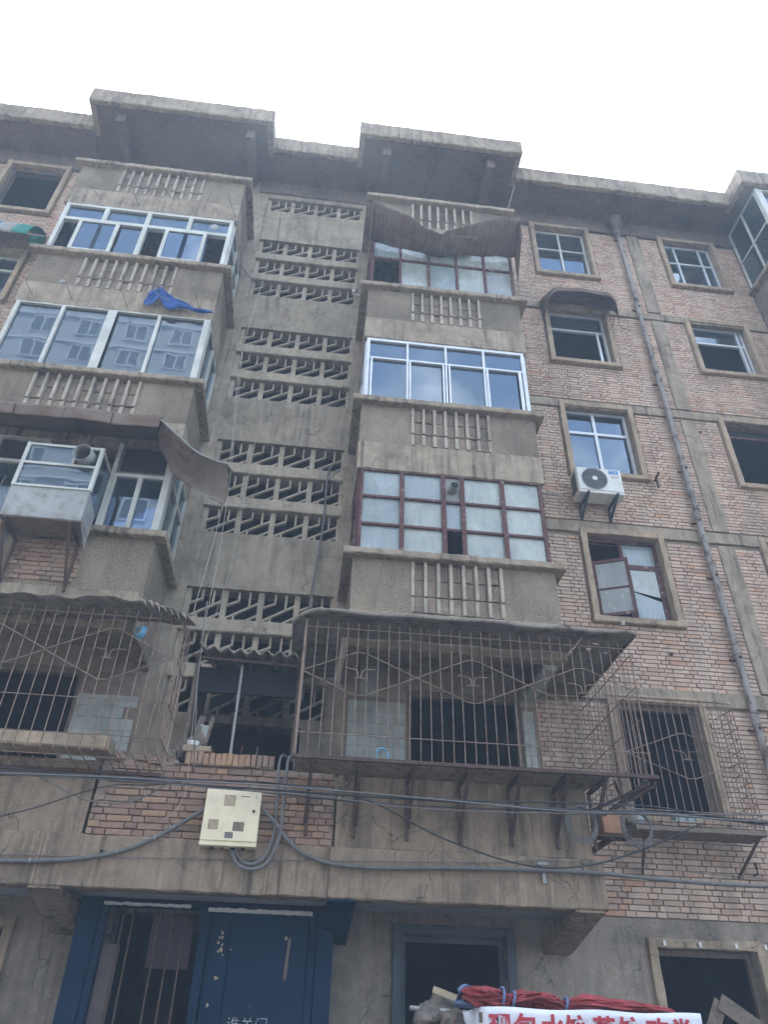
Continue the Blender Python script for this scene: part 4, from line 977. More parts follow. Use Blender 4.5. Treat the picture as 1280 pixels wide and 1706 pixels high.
m = MB(); m.tube([(-.25, -1.5, 5.56), (-.25, -.03, 5.57)], .012, 6); m.tube([(3.62, -1.8, 5.55), (3.62, -.03, 5.58)], .014, 6); m.tube([(-.2, -1.84, 5.55), (3.62, -1.84, 5.55)], .012, 6); m.build('support_rod', 'rust', cp)
o = MB(); o.tube(curve_pts([(2.78, -1.80, 5.62), (2.84, -1.8, 5.68), (2.92, -1.8, 5.69), (3.0, -1.8, 5.64)]), .006, 6); o.build('wire_stub', 'cable', label='short bent black wire stub on top of the long flat canopy', category='wire')

# torn sheet metal canopy of the left hand third floor
tcn = thing('torn_canopy', (-3.2, -1.6, 7.6), 'torn grey sheet metal canopy with fascia drooping round the corner above the bay box', 'canopy')
def tfn(u, v):
    x = lerp(-5.3, -2.25, u); y = lerp(-1.95, -1.21, v); return (x, y, 8.23 + .22 * v + .01 * math.sin(5 * x))
sheet('roof_sheet', tfn, 24, 4, 'sheet', .006, parent=tcn)
for k in range(5):
    xa, xb = -5.3 + .61 * k, -5.3 + .61 * (k + 1) - .006
    sheet('fascia_sheet', lambda u, v: (lerp(xa, xb, u), -1.955 - .01 * (k % 2) + .015 * v, lerp(8.24, 8.05, v) + .01 * math.sin(5 * lerp(xa, xb, u))), 16, 6, 'sheet', .005, parent=tcn, dent=.014)
def pathfn(pts, n=10):
    Q = curve_pts(pts, n); k = len(Q) - 1
    return lambda u: Q[min(k - 1, int(u * k))].lerp(Q[min(k - 1, int(u * k)) + 1], u * k - min(k - 1, int(u * k)))
FU = pathfn([px(268, 700, -1.95), px(296, 726, -1.90), px(325, 752, -1.80), px(352, 766, -1.70), px(381, 775, -1.58)])
FD = pathfn([px(262, 742, -1.50), px(288, 786, -1.46), px(315, 810, -1.45), px(345, 824, -1.45), px(372, 840, -1.45)])
def droop(u, v):
    r = FU(u).lerp(FD(u), v); r.y += (.10 * math.sin(math.pi * v)) * (.3 + u); return tuple(r)
sheet('drooping_flap', droop, 40, 20, 'sheet', .006, parent=tcn, dent=.035)
def droop2(u, v):
    a = Vector((-2.25, -1.95, 8.25)); b_ = Vector((-1.33, -1.55, 7.73)); c_ = Vector((-2.12, -1.22, 8.45)); d_ = Vector((-1.35, -1.05, 8.05))
    p = FU(u) + Vector((0, 0, .006)); q = c_.lerp(d_, u); r = p.lerp(q, v); r.z += .03 * math.sin(math.pi * v) * math.sin(9 * u); return tuple(r)
sheet('torn_roof_sheet', droop2, 36, 12, 'sheet', .006, parent=tcn, dent=.03)
ed = [Vector(droop(k / 18, 0)) + Vector((0, -.006, .004)) for k in range(19)]; m = MB(); m.tube(ed, .011, 6); m.build('bent_edge', 'galv', tcn)
m = MB(); m.tube([droop(.55, 1), Vector(droop(.98, 1)) + Vector((0, -.01, 0))], .006, 6); m.build('bright_edge', 'galv', tcn)
for x in (-4.6, -3.4, -2.3):
    m = MB(); m.bar((x, -1.92, 8.2), (x, -1.22, 8.40), .02); m.build('rafter', 'rust', tcn)

# collapsed awning over the right hand fifth floor window
caw = thing('sagging_awning', (1.7, -1.5, 13.3), 'broken corrugated awning sagging in a fold over the fifth floor timber window', 'awning')
def edge(x):
    if x < 1.62: t = (x - .34) / (1.62 - .34); return 14.07 - .62 * t ** 1.15 - .04 * math.sin(t * 9) * t
    t = (x - 1.62) / (3.10 - 1.62); return 13.45 + .70 * t ** .8
def afn(x0, x1, dz):
    def fn(u, v):
        x = lerp(x0, x1, u); ze = edge(x) + dz; zb = 13.52 + .26 * abs(x - 1.62) / 1.4; z = lerp(ze, zb, v) + .008 * math.sin(2 * math.pi * x / .075)
        return (x, lerp(-1.78 - .05 * math.sin(3 * x), -1.225, v), z - .05 * math.sin(math.pi * v))
    return fn
sheet('left_sheet', afn(.34, 1.68, 0), 90, 14, 'sheet', .006, parent=caw, dent=.028); sheet('right_sheet', afn(1.60, 3.10, .03), 90, 14, 'sheet', .006, parent=caw, dent=.028)
sheet('middle_patch', lambda u, v: (lerp(1.40, 2.30, u), lerp(-1.62, -1.226, v), lerp(13.56 + .16 * abs(u - .3), 13.86, v) + .018 * math.sin(2 * math.pi * u * 6)), 48, 6, 'corr', .008, parent=caw)
sheet('end_cheek', lambda u, v: (3.10, lerp(-1.75, -1.23, u), lerp(lerp(14.13, 14.05, u), lerp(13.70, 13.0, u), v)), 6, 6, 'sheet', .006, parent=caw)
sheet('end_cheek', lambda u, v: (.345, lerp(-1.78, -1.23, u), lerp(lerp(14.05, 14.0, u), lerp(13.7, 13.35, u), v)), 6, 6, 'sheet', .006, parent=caw)

# hooped awning over the fifth floor brick wall window
ha = thing('hooped_awning', (4.7, -.3, 13.3), 'small round fronted metal awning over the fifth floor window in the brick wall', 'awning')
def hfn(u, v):
    x = lerp(3.93, 5.45, u); e = .28; dx = min(u, 1 - u) * 1.52; k = 1 - math.sqrt(max(0, 1 - (1 - min(1, dx / e)) ** 2))
    y = lerp(-.02, -.56 + .30 * k, v); z = 14.13 - .16 * v ** 2 - .30 * k * v - .02 * math.sin(9 * u); return (x, y, z)
sheet('hood_sheet', hfn, 40, 14, 'sheet', .006, parent=ha, dent=.018)
def hfn2(u, v):
    p = hfn(u, 1.0); e = .28; dx = min(u, 1 - u) * 1.52; k = 1 - math.sqrt(max(0, 1 - (1 - min(1, dx / e)) ** 2)); return (p[0], p[1] + .02 * v, p[2] - v * (.09 + .22 * k))
sheet('front_valance', hfn2, 40, 5, 'sheet', .005, parent=ha, dent=.012)
for x in (3.97, 5.42): rod(ha, (x, -.02, 13.55), (x, -.30, 13.80), .014, 'rust', 'stay')

# striped awning on the far left
sa = thing('striped_awning', (-6.6, -.3, 13.6), 'small bowed awning of green, blue and grey stripes beside the left balcony stack', 'awning')
mats = ['cloth_grey', 'cloth_blue', 'cloth_grey', 'cloth_green']
for k, mt_ in enumerate(['cloth_green', 'cloth_grey', 'cloth_blue', 'cloth_grey', 'cloth_green']):
    xa = -7.5 + k * .30
    sheet('stripe', lambda u, v: (lerp(xa, xa + .30, u), -.02 - .55 * math.sin(v * 1.45), 14.55 - .75 * (1 - math.cos(v * 1.45)) - .12 * v - (.10 * max(0, (lerp(xa, xa + .3, u) + 6.4)) )), 4, 10, mt_, .004, parent=sa)
sheet('end_flap', lambda u, v: (-6.0 + .02 * math.sin(9 * v), -.02 - .5 * u * v, 14.5 - .75 * v), 5, 8, 'cloth_green', .004, parent=sa)

# ragged roof of the left cage
rr_ = thing('ragged_roof', (-3.3, -1.5, 5.5), 'ragged dark corrugated sheet roof lying on the left balcony cage', 'roof sheet')
def rfn(u, v):
    x = lerp(-5.3, -1.42, u); y = lerp(-1.93 + .03 * math.sin(31 * u) + .02 * math.sin(77 * u), -1.22, v)
    return (x, y, 5.53 + .10 * v + .005 * math.sin(2 * math.pi * x / .045) + .008 * math.sin(13 * x + 1) + .02 * math.sin(2.3 * x) - .15 * max(0, (x + 2.0) / .6) ** 1.5 * (1 - v))
sheet('corrugated_sheet', rfn, 300, 6, 'corr', .006, parent=rr_)
def hang(x, z): return (x, -1.9, z)
for k in range(7):
    x = -1.95 + k * .075; z = rfn((x + 5.3) / 3.88, 0)[2]
    m = MB(); m.poly([(x, z + .01), (x + .06, z), (x + .09, z - .07 - .02 * (k % 3)), (x + .05, z - .03)], -1.93, -1.925); m.build('torn_strip', 'corr', rr_)
# corrugated roof over the porch opening
cr_ = thing('corrugated_roof', (-.75, -1.1, 5.2), 'short wavy asbestos cement roof sheet over the open porch', 'roof sheet')
def cfn(u, v):
    x = lerp(-1.33, -.19, u); return (x, lerp(-1.38 + .02 * math.sin(5 * u), -.02, v), lerp(5.31, 5.66, v) - .04 * u + .026 * math.sin(2 * math.pi * u * 7.5 + .6) + (.05 * max(0, .1 - u) * 10) * (1 - v) * .5)
sheet('wavy_sheet', cfn, 110, 6, 'corr', .012, parent=cr_)
sheet('wavy_sheet', lambda u, v: tuple(Vector(cfn(u, lerp(.22, 1, v))) + Vector((.03, 0, .028))), 110, 6, 'corr', .012, parent=cr_)
m = MB(); m.bar((-1.36, -1.24, 5.235), (-.19, -1.24, 5.20), .05, .03); m.build('batten', 'rust', cr_)
# white post that props it
o = MB(); o.tube([(-.815, -1.14, 4.157), (-.825, -1.14, 5.215)], .016, 8); o.build('prop_pole', 'galv', label='pale upright pipe propping the corrugated porch roof', category='pole')
# dark side boards of the porch opening
o = MB(); o.rbox(-1.38, -1.33, -1.0, -.05, 4.16, 5.28, j=.004); o.build('side_board', 'wood', label='tall grey side board lining the porch opening by the left cage', category='board')
o = MB(); o.rbox(-.18, -.14, -1.05, -.05, 4.16, 5.5, j=.004); o.build('side_board', 'rust', label='dark sheet lining the porch opening beside the wide balcony cage', category='board')
o = MB(); o.rbox(-1.33, -.19, -.98, -.94, 4.93, 5.24, j=.004); o.build('lintel_board', 'dark', label='dark board spanning the porch opening under the corrugated roof', category='board')
# things on the porch coping
for i, (p, q, w, lab) in enumerate((((-1.27, -1.02, 4.16), (-1.20, -.93, 4.66), .07, 'upright splintered grey board on the porch coping'), ((-1.15, -.98, 4.16), (-1.09, -.92, 4.66), .05, 'narrow splintered batten standing next to the upright board on the coping'), ((-1.36, -1.12, 4.22), (-1.12, -1.10, 4.36), .14, 'tilted brown board leaning behind the white bowl'))):
    o = MB(); o.bar(p, q, w, .025, up=(0, 1, 0)); o.build('scrap_board', 'wood', label=lab, category='board')
o = MB(); o.bar((-1.22, -.95, 4.16), (-1.16, -.95, 4.55), .10, .03, up=(0, 1, 0)); o.build('tile_strip', 'tile', label='cracked white tiled strip standing between two boards on the coping', category='tile strip')
o = MB(); o.rbox(-1.31, -1.02, -1.25, -1.08, 4.158, 4.225, seg=.05, j=.006, ch=.01); o.build('stone_slab', 'frame_c', label='short pale stone block lying on the brick coping', category='block')
o = MB(); o.grid(lambda u, v: (-1.22 + (.055 + .01 * v) * math.cos(2 * math.pi * u), -1.19 + (.055) * math.sin(2 * math.pi * u), 4.227 + .05 * v), 18, 4); solid(o.build('white_bowl', 'white', smooth=True, label='small white bowl on the pale stone block', category='bowl'), .006)
o = MB(); o.rbox(-1.58, -1.38, -1.22, -1.08, 4.05, 4.19, seg=.05, j=.02, ch=.03); o.build('rubble_lump', 'wood', label='rounded lump of rubble on the broken end of the porch wall', category='rubble')
for x, lab in ((-.72, 'short dark iron rod behind the porch coping beside the prop pole'), (-.55, 'short dark iron rod behind the porch coping beside the riser cables')):
    o = MB(); o.tube([(x, -.9, 4.0), (x, -.9, 4.36)], .014, 6); o.build('bolt_rod', 'rust', label=lab, category='rod', group='rods behind the porch coping')
m = MB(); m.box(-1.32, -.19, -1.028, -.85, 3.9, 4.0); m.build('porch_ledge', 'mortar', B)

# ================================================================== meter box and cables
mb = thing('meter_box', (-.69, -1.28, 3.21), 'cream enamel meter box with square windows hung on the porch bricks', 'meter box')
x0, x1, z0, z1 = -.965, -.415, 3.215, 3.745
m = MB(); m.rbox(x0, x1, -1.39, -1.232, z0, z1, seg=.9, j=.001, ch=.006); m.build('box_body', 'cream', mb)
m = MB(); m.rbox(x0 + .004, x1 - .004, -1.402, -1.392, z0 + .045, z1 - .003, seg=.9, j=.001, ch=.003); dd = m.build('box_door', 'cream', mb)
for (u, v, w, h, mt_) in ((.44, .80, .11, .105, 'woodl'), (.20, .36, .10, .09, 'woodl'), (.65, .34, .11, .085, 'block'), (.50, .185, .08, .055, 'gcable')):
    m = MB(); xc = x0 + .55 * u; zc = z0 + .53 * v; m.rbox(xc - w / 2, xc + w / 2, -1.4055, -1.4025, zc - h / 2, zc + h / 2, seg=.3, j=.001, ch=.001); m.build('meter_window', mt_, dd)
m = MB(); m.tube([(x1 - .06, -1.403, z0 + .33), (x1 - .06, -1.412, z0 + .33)], .014, 12); m.build('lock', 'dark', dd)
m = MB(); m.box(x1 - .2, x1 - .11, -1.4045, -1.4025, z1 - .065, z1 - .058); m.box(x1 - .05, x1 - .045, -1.4045, -1.4025, z1 - .08, z1 - .05); m.build('stamped_mark', 'wood', dd)
for k in range(4):
    m = MB(); m.tube([(x0 + .12 + .1 * k, -1.31, z0 - .012), (x0 + .12 + .1 * k, -1.31, z0 + .002)], .022 if k != 1 else .012, 10); m.build('cable_gland', 'dark', mb)
def cable(name, pix, Y, r, mat, label, cat='cable', group=None, n=8):
    pts = [px(p[0], p[1], p[2] if len(p) > 2 else Y) for p in pix]
    far = 2 if name == 'slack_cable' else 8                                    # runs on along the street
    if pix[0][0] < 0:
        d_ = (pts[0] - pts[1]).normalized() * .55
        for _ in range(far): pts.insert(0, pts[0] + d_)
    if pix[-1][0] > 1290:
        d_ = (pts[-1] - pts[-2]).normalized() * .55
        for _ in range(far): pts.append(pts[-1] + d_)
    o = MB().tube(curve_pts(pts, n), r, 7).build(name, mat, smooth=True, label=label, category=cat)
    if group: o['group'] = group
    return o
cable('wall_conduit', [(-30, 1433), (60, 1434), (130, 1430), (200, 1418), (255, 1397), (300, 1372), (347, 1345)], -1.30, .021, 'gcable', 'thick grey conduit curving up from the left into the meter box')
cable('wall_conduit', [(434, 1344), (458, 1370), (480, 1400), (510, 1424), (560, 1440), (640, 1446), (760, 1446), (900, 1450), (1000, 1455), (1100, 1465), (1200, 1473), (1310, 1478)], -1.31, .020, 'gcable', 'thick grey conduit sagging from the meter box along the concrete beam to the right')
ORD = ('first', 'second', 'third', 'fourth', 'fifth', 'sixth', 'seventh')
TIE = [f'{ORD[4 - k]} pale wire tie from the meter box on the conduit running to the left cage' for k in range(5)] + [f'{ORD[k]} pale wire tie from the meter box on the conduit along the right beam' for k in range(7)]
for i, (xp, yp) in enumerate(((50, 1434), (195, 1419), (258, 1396), (284, 1381), (290, 1378), (478, 1397), (486, 1404), (676, 1446), (788, 1446), (865, 1449), (966, 1453), (1128, 1467))):
    c_ = px(xp, yp, -1.30); m = MB(); m.tube([c_ + Vector((-.008, 0, 0)), c_ + Vector((.008, 0, 0))], .0245, 9); m.build('cable_tie', 'galv', label=TIE[i], category='cable tie', group='ties on the grey conduit')
cable('wall_wire', [(-30, 1423), (300, 1430), (440, 1432), (800, 1437), (920, 1434), (1100, 1448), (1310, 1468)], -1.29, .0045, 'gcable', 'thin straight wire stretched along the concrete beam just above the conduit', 'wire')
LBN = ('uppermost dark cable of the overhead bundle passing the meter box top', 'thick black cable in the middle of the overhead bundle', 'thin black cable twisted below the overhead bundle', 'grey cable of the overhead bundle passing under the wide cage')
base = [(-40, 1281), (150, 1291), (300, 1303), (440, 1312), (600, 1323), (760, 1333), (900, 1343), (1010, 1348), (1100, 1351), (1200, 1362), (1320, 1372)]
cable('overhead_cable', [(x, y - 4 + 5 * math.sin(x / 90)) for x, y in base], -1.96, .0075, 'cable', LBN[0])
cable('overhead_cable', [(x, y + 3) for x, y in base], -1.97, .0105, 'cable', LBN[1])
cable('overhead_cable', [(x, y + 8 - 6 * math.sin(x / 140)) for x, y in base], -1.95, .006, 'cable', LBN[2])
cable('overhead_cable', [(x, y + 1 + 5 * math.sin(x / 170 + 2)) for x, y in base], -1.99, .008, 'gcable', LBN[3])
cable('overhead_cable', [(-40, 1288), (200, 1300), (420, 1318), (520, 1325), (660, 1343), (800, 1352), (1000, 1356), (1150, 1357), (1320, 1358)], -1.98, .0055, 'gcable', 'single thin grey cable dipping below the bundle and running level to the right')
cable('slack_cable', [(55, 1288), (110, 1318), (150, 1334), (205, 1338), (245, 1325), (278, 1306)], -1.93, .0065, 'gcable', 'slack grey cable hanging in a loop below the left cage')
cable('slack_cable', [(-30, 1367), (60, 1345), (130, 1322), (190, 1308), (245, 1308), (300, 1304)], -1.94, .006, 'cable', 'black cable slanting up from the left edge to the overhead bundle')
cable('slack_cable', [(592, 1326), (640, 1345), (720, 1388), (800, 1420), (870, 1440), (930, 1446), (1000, 1438), (1080, 1412), (1170, 1372)], -1.75, .0085, 'cable', 'black cable drooping from the bundle across the beam and rising to the window cage')
cable('slack_cable', [(840, 1338), (900, 1352), (960, 1356), (1030, 1350), (1090, 1352)], -1.90, .005, 'gcable', 'short slack wire between the bundle and the wire coils', 'wire')
cable('riser_cable', [(492, 1275, -.95), (476, 1260, -1.16), (468, 1262, -1.28), (464, 1285, -1.30), (461, 1340, -1.29), (456, 1390, -1.30), (440, 1428, -1.32), (418, 1440, -1.32), (400, 1432, -1.31), (391, 1416, -1.31)], 0, .016, 'gcable', 'thick grey riser cable looping over the porch coping, the one next to the meter box')
cable('riser_cable', [(505, 1277, -.95), (488, 1262, -1.16), (481, 1264, -1.28), (477, 1290, -1.31), (472, 1340, -1.32), (465, 1395, -1.32), (446, 1436, -1.34), (420, 1448, -1.34), (396, 1440, -1.33), (385, 1416, -1.31)], 0, .016, 'gcable', 'thick grey riser cable looping over the porch coping, the one next to the wide cage')
for i, (xp, yp, lab) in enumerate(((970, 1370, 'coil of grey wire hanging below the wide cage, next to its last bracket'), (1062, 1378, 'coil of grey wire hanging below the window cage'))):
    c_ = px(xp, yp, -1.88 if i == 0 else -1.80); m = MB()
    for k in range(4):
        rr2 = .138 + .006 * k; m.tube([c_ + Vector((rr2 * math.cos(t) + .006 * math.sin(3 * t + k), .012 * k - .02, rr2 * 1.05 * math.sin(t) - .008 * k)) for t in [2 * math.pi * q / 26 for q in range(27)]], .0055, 6)
    m.tube(curve_pts([c_ + Vector((0, 0, .14)), c_ + Vector((-.05, -.02, .20)), c_ + Vector((-.09, -.06, .26))]), .005, 6)
    m.build('wire_coil', 'gcable', label=lab, category='wire coil')
# cords, hose
cable('cord', [(446, 440), (403, 590), (384, 760), (372, 838), (345, 940), (320, 1030), (292, 1180), (265, 1312)], -1.30, .0042, 'rope', 'pale cord strung down past the drooping canopy flap to the cage foot', 'cord')
cable('cord', [(404, 585), (393, 700), (384, 790), (365, 920), (340, 1050), (318, 1230), (303, 1335), (242, 1385)], -1.42, .0032, 'rope', 'thin pale cord falling in front of the porch bricks to the conduit', 'cord')
cable('cord', [(438, 650), (434, 700), (426, 735), (415, 790), (400, 860), (380, 955), (360, 1020), (340, 1075)], -.10, .0045, 'rope', 'light grey cord hanging down the face of the lattice screens', 'cord')
cable('hose', [(558, 772), (549, 782), (545, 800), (540, 860), (534, 905), (524, 960), (516, 1007), (514, 1030)], -.07, .016, 'gcable', 'dark grey hose hanging out of the lattice down the stairwell wall', 'hose')
cable('wire', [(345, 1002), (330, 1110), (326, 1200), (322, 1285)], -1.25, .007, 'gcable', 'grey wire hanging along the open side of the left cage', 'wire')
cable('wire', [(400, 410), (402, 440), (410, 455), (424, 470)], -1.0, .007, 'cable', 'short black wire looping from the fifth floor side window to the stairwell wall', 'wire')
# steel bracket and insulator on the beam
o = MB(); p = px(906, 1450, -1.29); o.bar(p + Vector((0, 0, .05)), p + Vector((.0, 0, -.12)), .035, .02); o.bar(p + Vector((-.06, -.01, .06)), p + Vector((.05, -.01, .06)), .03, .03); o.build('steel_bracket', 'galv', label='small tee shaped steel bracket bolted to the concrete beam', category='bracket')
o = MB(); p = px(1262, 1448, -.10); o.tube([p + Vector((0, .1, -.06)), p + Vector((0, 0, -.05)), p + Vector((0, 0, 0)), p + Vector((0, 0, .012)), p + Vector((0, 0, .014)), p + Vector((0, 0, .07))], [.008, .01, .01, .03, .012, .024], 10); o.build('insulator', 'rust', label='small dark insulator on an iron pin at the right of the brick wall', category='insulator')
o = MB(); p = px(171, 1419, -1.27); o.tube([p + Vector((0, .03, 0)), p + Vector((0, -.06, -.005))], .017, 10, caps=False); solid(o.build('drain_stub', 'gcable', label='short grey drain pipe stub poking out of the concrete beam', category='pipe'), .004)

# ================================================================== small things on the balconies
o = MB(); c_ = px(232, 1052, -1.66); o.grid(lambda u, v: (c_.x + .05 * v - .02, c_.y + (.045 + .035 * v) * math.sin(2 * math.pi * u), c_.z + (.045 + .035 * v) * math.cos(2 * math.pi * u)), 22, 5); bw = solid(o.build('blue_bowl', 'bluebowl', smooth=True, label='blue plastic bowl hung on its side inside the left cage', category='bowl'), .005)
bw.rotation_euler = (0, 0, math.radians(55))
o = MB(); c_ = px(637, 1258, -1.74); o.tube([c_ + Vector((.062 * math.cos(t), .01 * math.sin(2 * t), .068 * math.sin(t))) for t in [2 * math.pi * k / 22 for k in range(23)]], .012, 8); o.build('blue_ring', 'bluebowl', smooth=True, label='blue ring of hose lying on the bottom rail of the wide cage', category='ring')
def drop(pix, Y, r=.006, mat='rust', lab='', cat='rod', grp=None):
    o = MB().tube(curve_pts([px(*p, Y) if len(p) == 2 else px(*p) for p in pix], 4), r, 6).build('drying_rod', mat, label=lab, category=cat)
    if grp: o['group'] = grp
for i, pts in enumerate((((148, 308), (157, 318), (169, 333)), ((222, 318), (226, 330), (230, 343)), ((270, 305), (277, 318), (285, 330)), ((352, 322), (343, 340), (340, 355)), ((380, 322), (386, 345), (393, 362)))):
    drop(pts, -1.34, .006, 'rust', f'{ORD[4 - i]} rusty drying rod from the stairwell on the open top left balcony parapet', 'rod', 'rods on the top left parapet')
for i, pts in enumerate((((42, 465), (48, 480), (54, 492)), ((110, 472), (115, 487), (120, 500)), ((199, 478), (206, 495), (212, 512)), ((325, 490), (329, 503), (332, 516)))):
    drop(pts, -1.34, .006, 'rust', f'{ORD[3 - i]} rusty drying rod from the stairwell on the fifth floor left parapet', 'rod', 'rods on the fifth floor left parapet')
o = MB(); c_ = px(103, 469, -1.38); o.tube([c_ + Vector((0, .01, 0)), c_ + Vector((0, -.01, .0))], .045, 14); o.build('metal_disc', 'galv', label='small round metal disc hung on a rod of the fifth floor parapet', category='disc')
# blue tarpaulin rag
def rag(u, v):
    a = [px(247, 488, -1.27), px(268, 481, -1.29), px(292, 500, -1.29), px(322, 513, -1.28), px(354, 518, -1.27)]
    w = [.30, .38, .22, .09, .06]; t = u * 4; i = min(3, int(t)); f = t - i
    p = a[i].lerp(a[i + 1], f); h = lerp(w[i], w[i + 1], f)
    nv = mnoise.noise_vector(Vector((u * 7, v * 4, 2))) * .035
    return (p.x + nv.x + .02 * math.sin(11 * u + 5 * v), p.y - abs(nv.y) - .015 * (1 + math.sin(7 * u + 6 * v)) * (1 - u * .6), p.z + nv.z + .04 * math.sin(5 * u) * (1 - v) - h * v * (1 + .25 * math.sin(17 * u)))
o = MB(); o.grid(rag, 60, 20); solid(o.build('blue_tarpaulin', 'tarp', smooth=True, label='torn blue tarpaulin rag caught on the fifth floor left parapet', category='tarpaulin'), .006)
o = MB(); o.tube(curve_pts([px(268, 482, -1.37), px(258, 476, -1.36), px(262, 490, -1.37), px(280, 500, -1.38)]), .006, 6); o.build('tarpaulin_cord', 'gcable', label='short cord knotted to the blue tarpaulin rag', category='cord')
o = MB(); c_ = px(357, 378, -1.262); o.tube([c_ + Vector((0, .003, 0)), c_ + Vector((0, -.004, 0))], .075, 22); o.build('round_sticker', 'galv', label='pale round disc stuck on the fifth floor left window top light', category='disc')
o = MB(); c_ = px(589, 489, -.10); o.rbox(c_.x - .03, c_.x + .03, c_.y - .06, c_.y + .02, c_.z - .02, c_.z + .05, seg=.2, j=.002, ch=.008); o.bar(c_ + Vector((.02, 0, -.03)), c_ + Vector((.25, 0, -.03)), .02); o.build('camera_housing', 'white', label='small white fitting on a bracket at the right side of the lattice', category='fitting')
for xp, yp in ((1060, 1040), ):
    o = MB(); c_ = px(1037, 1037, -.13); o.rbox(c_.x - .02, c_.x + .035, c_.y - .03, c_.y + .03, c_.z - .05, c_.z + .02, seg=.2, j=.003, ch=.01); o.build('porcelain_knob', 'rope', label='pale porcelain wire knob under the third floor brick wall window', category='knob')
for xp, yp, lab in ((1168, 720, 'dark hole edged anchor plug in the bricks next to the upper drainpipe'), (1120, 1090, 'dark anchor plug in the bricks above the window cage')):
    o = MB(); c_ = px(xp, yp, -.008); o.tube([c_ + Vector((0, .01, 0)), c_ + Vector((0, -.012, 0))], .022, 8); o.build('wall_plug', 'dark', label=lab, category='plug')

# ================================================================== stall with banner at the foot of the wall
st = thing('food_stall', (2.3, -2.2, .12), 'street food stall with a white banner in red lettering by the ground floor window', 'stall')
SY = -2.5
def spx(x, y): return px(x, y, SY)
A, Bq = spx(806, 1676), spx(1166, 1691)
zt = (A.z + Bq.z) / 2
sheet('banner', lambda u, v: (lerp(A.x, Bq.x, u), SY + .012 * math.sin(11 * u + 2 * v) - .01, zt - .42 * v + .006 * math.sin(15 * u)), 40, 10, 'banner', .004, parent=st)
sheet('side_banner', lambda u, v: (A.x - .10 * u * 1.0 - .04 * u, SY + .75 * u, zt - .42 * v - .03 * u + .008 * math.sin(9 * u)), 14, 6, 'banner', .004, parent=st)
for i, (ch, xp) in enumerate((('现', 834), ('包', 876), ('水', 921), ('饺', 960), ('蒸', 1006), ('饺', 1048), ('欢', 1094), ('类', 1134))):
    c_ = px(xp, 1688, SY - .028)
    text_mesh('banner_letter', ch, .185, 'redprint', (c_.x - .095, SY - .028, zt - .040 - .155), st, bold=.006)
t_ = text_mesh('side_lettering', '30米饭', .085, 'redprint', (A.x - .135, SY + .56, zt - .13), st, rot=(math.pi / 2, 0, -math.pi / 2 - .18), bold=.002)
m = MB(); m.rbox(A.x - .02, Bq.x - .02, SY + .02, -1.9, zt - .10, zt - .03, seg=.3, j=.002); m.build('roof_board', 'wood', st)
m = MB(); m.rbox(.85, A.x + .1, SY + .1, -1.65, zt - .27, zt - .22, seg=.3, j=.002); m.build('side_shelf', 'wood', st)
for x in (A.x + .05, Bq.x - .1):
    for y in (SY + .06, -1.95): m = MB(); m.tube([(x, y, .121), (x, y, zt - .10)], .02, 8); m.build('leg', 'galv', st)
m = MB(); m.rbox(1.0, Bq.x - .1, SY + .1, -1.8, .85, .9, seg=.3, j=.001); m.build('counter', 'galv', st)
# rolled red tarpaulin with blue lining on the stall roof
rt = thing('rolled_tarpaulin', (2.3, SY + .2, zt - .03), 'rolled red tarpaulin tied with blue bands on top of the stall banner', 'tarpaulin')
def roll(path, rad, seedv, mat='redcloth', name='roll'):
    P_ = curve_pts(path, 10); n = len(P_); random.seed(seedv); ph = [random.uniform(0, 6) for _ in range(6)]
    def fn(u, v):
        i = min(n - 2, int(v * (n - 1))); f = v * (n - 1) - i; p = P_[i].lerp(P_[i + 1], f); k = v * (len(rad) - 1); j = min(len(rad) - 2, int(k)); r = lerp(rad[j], rad[j + 1], k - j)
        t = 2 * math.pi * u; fold = 1 + .15 * math.sin(3 * t + ph[0] + 4 * v) + .12 * math.sin(7 * t + ph[1] - 9 * v) + .07 * math.sin(13 * t + 16 * v + ph[2]) + .05 * math.sin(23 * t - 11 * v)
        w_ = Vector((math.cos(t) * 1.2, math.sin(t) * 1.2, v * 3 + seedv))
        fold *= 1 + .28 * mnoise.noise(w_ * 2) - .22 * abs(mnoise.noise(Vector((w_.x * 5, w_.y * 5, w_.z * 2))))
        return (p.x + .01 * math.sin(4 * t + 9 * v), p.y + 1.5 * r * fold * math.cos(t), max(zt - .03, p.z + r * .70 * fold * math.sin(t)))
    m = MB(); m.grid(fn, 90, n * 3); return m.build(name, mat, rt, smooth=True)
q = lambda x, y, Y=SY + .16: px(x, y, Y)
roll([q(768, 1655), q(790, 1660), q(815, 1664), q(838, 1667), q(850, 1668)], [.045, .10, .09, .075, .05], 2)
roll([q(848, 1668), q(870, 1664), q(900, 1667), q(925, 1672), q(940, 1676)], [.05, .085, .08, .065, .045], 5)
roll([q(940, 1676), q(970, 1671), q(1010, 1674), q(1060, 1679), q(1120, 1687)], [.04, .068, .062, .055, .035], 8)
m = MB(); 
for xp, yp, r in ((834, 1666, .085), (853, 1668, .065), (941, 1675, .05)):
    c_ = q(xp, yp); m.tube([c_ + Vector((.02 * math.sin(t), 1.45 * r * math.cos(t), r * math.sin(t))) for t in [2 * math.pi * k / 16 for k in range(17)]], .012, 6)
m.build('blue_band', 'bluecloth', rt, smooth=True)
m = MB(); m.grid(lambda u, v: tuple(q(762 + 22 * u, 1648 + 26 * v - 8 * math.sin(3 * u)) + Vector((0, -.06 * math.sin(6 * v + 2 * u), 0))), 8, 8); solid(m.build('blue_lining', 'bluecloth', rt, smooth=True), .006)
m = MB(); m.grid(lambda u, v: tuple(q(757 + 40 * u, 1668 + 9 * v + 4 * u) + Vector((0, -.05 * math.sin(5 * v), 0))), 8, 6); solid(m.build('blue_lining', 'bluecloth', rt, smooth=True), .006)
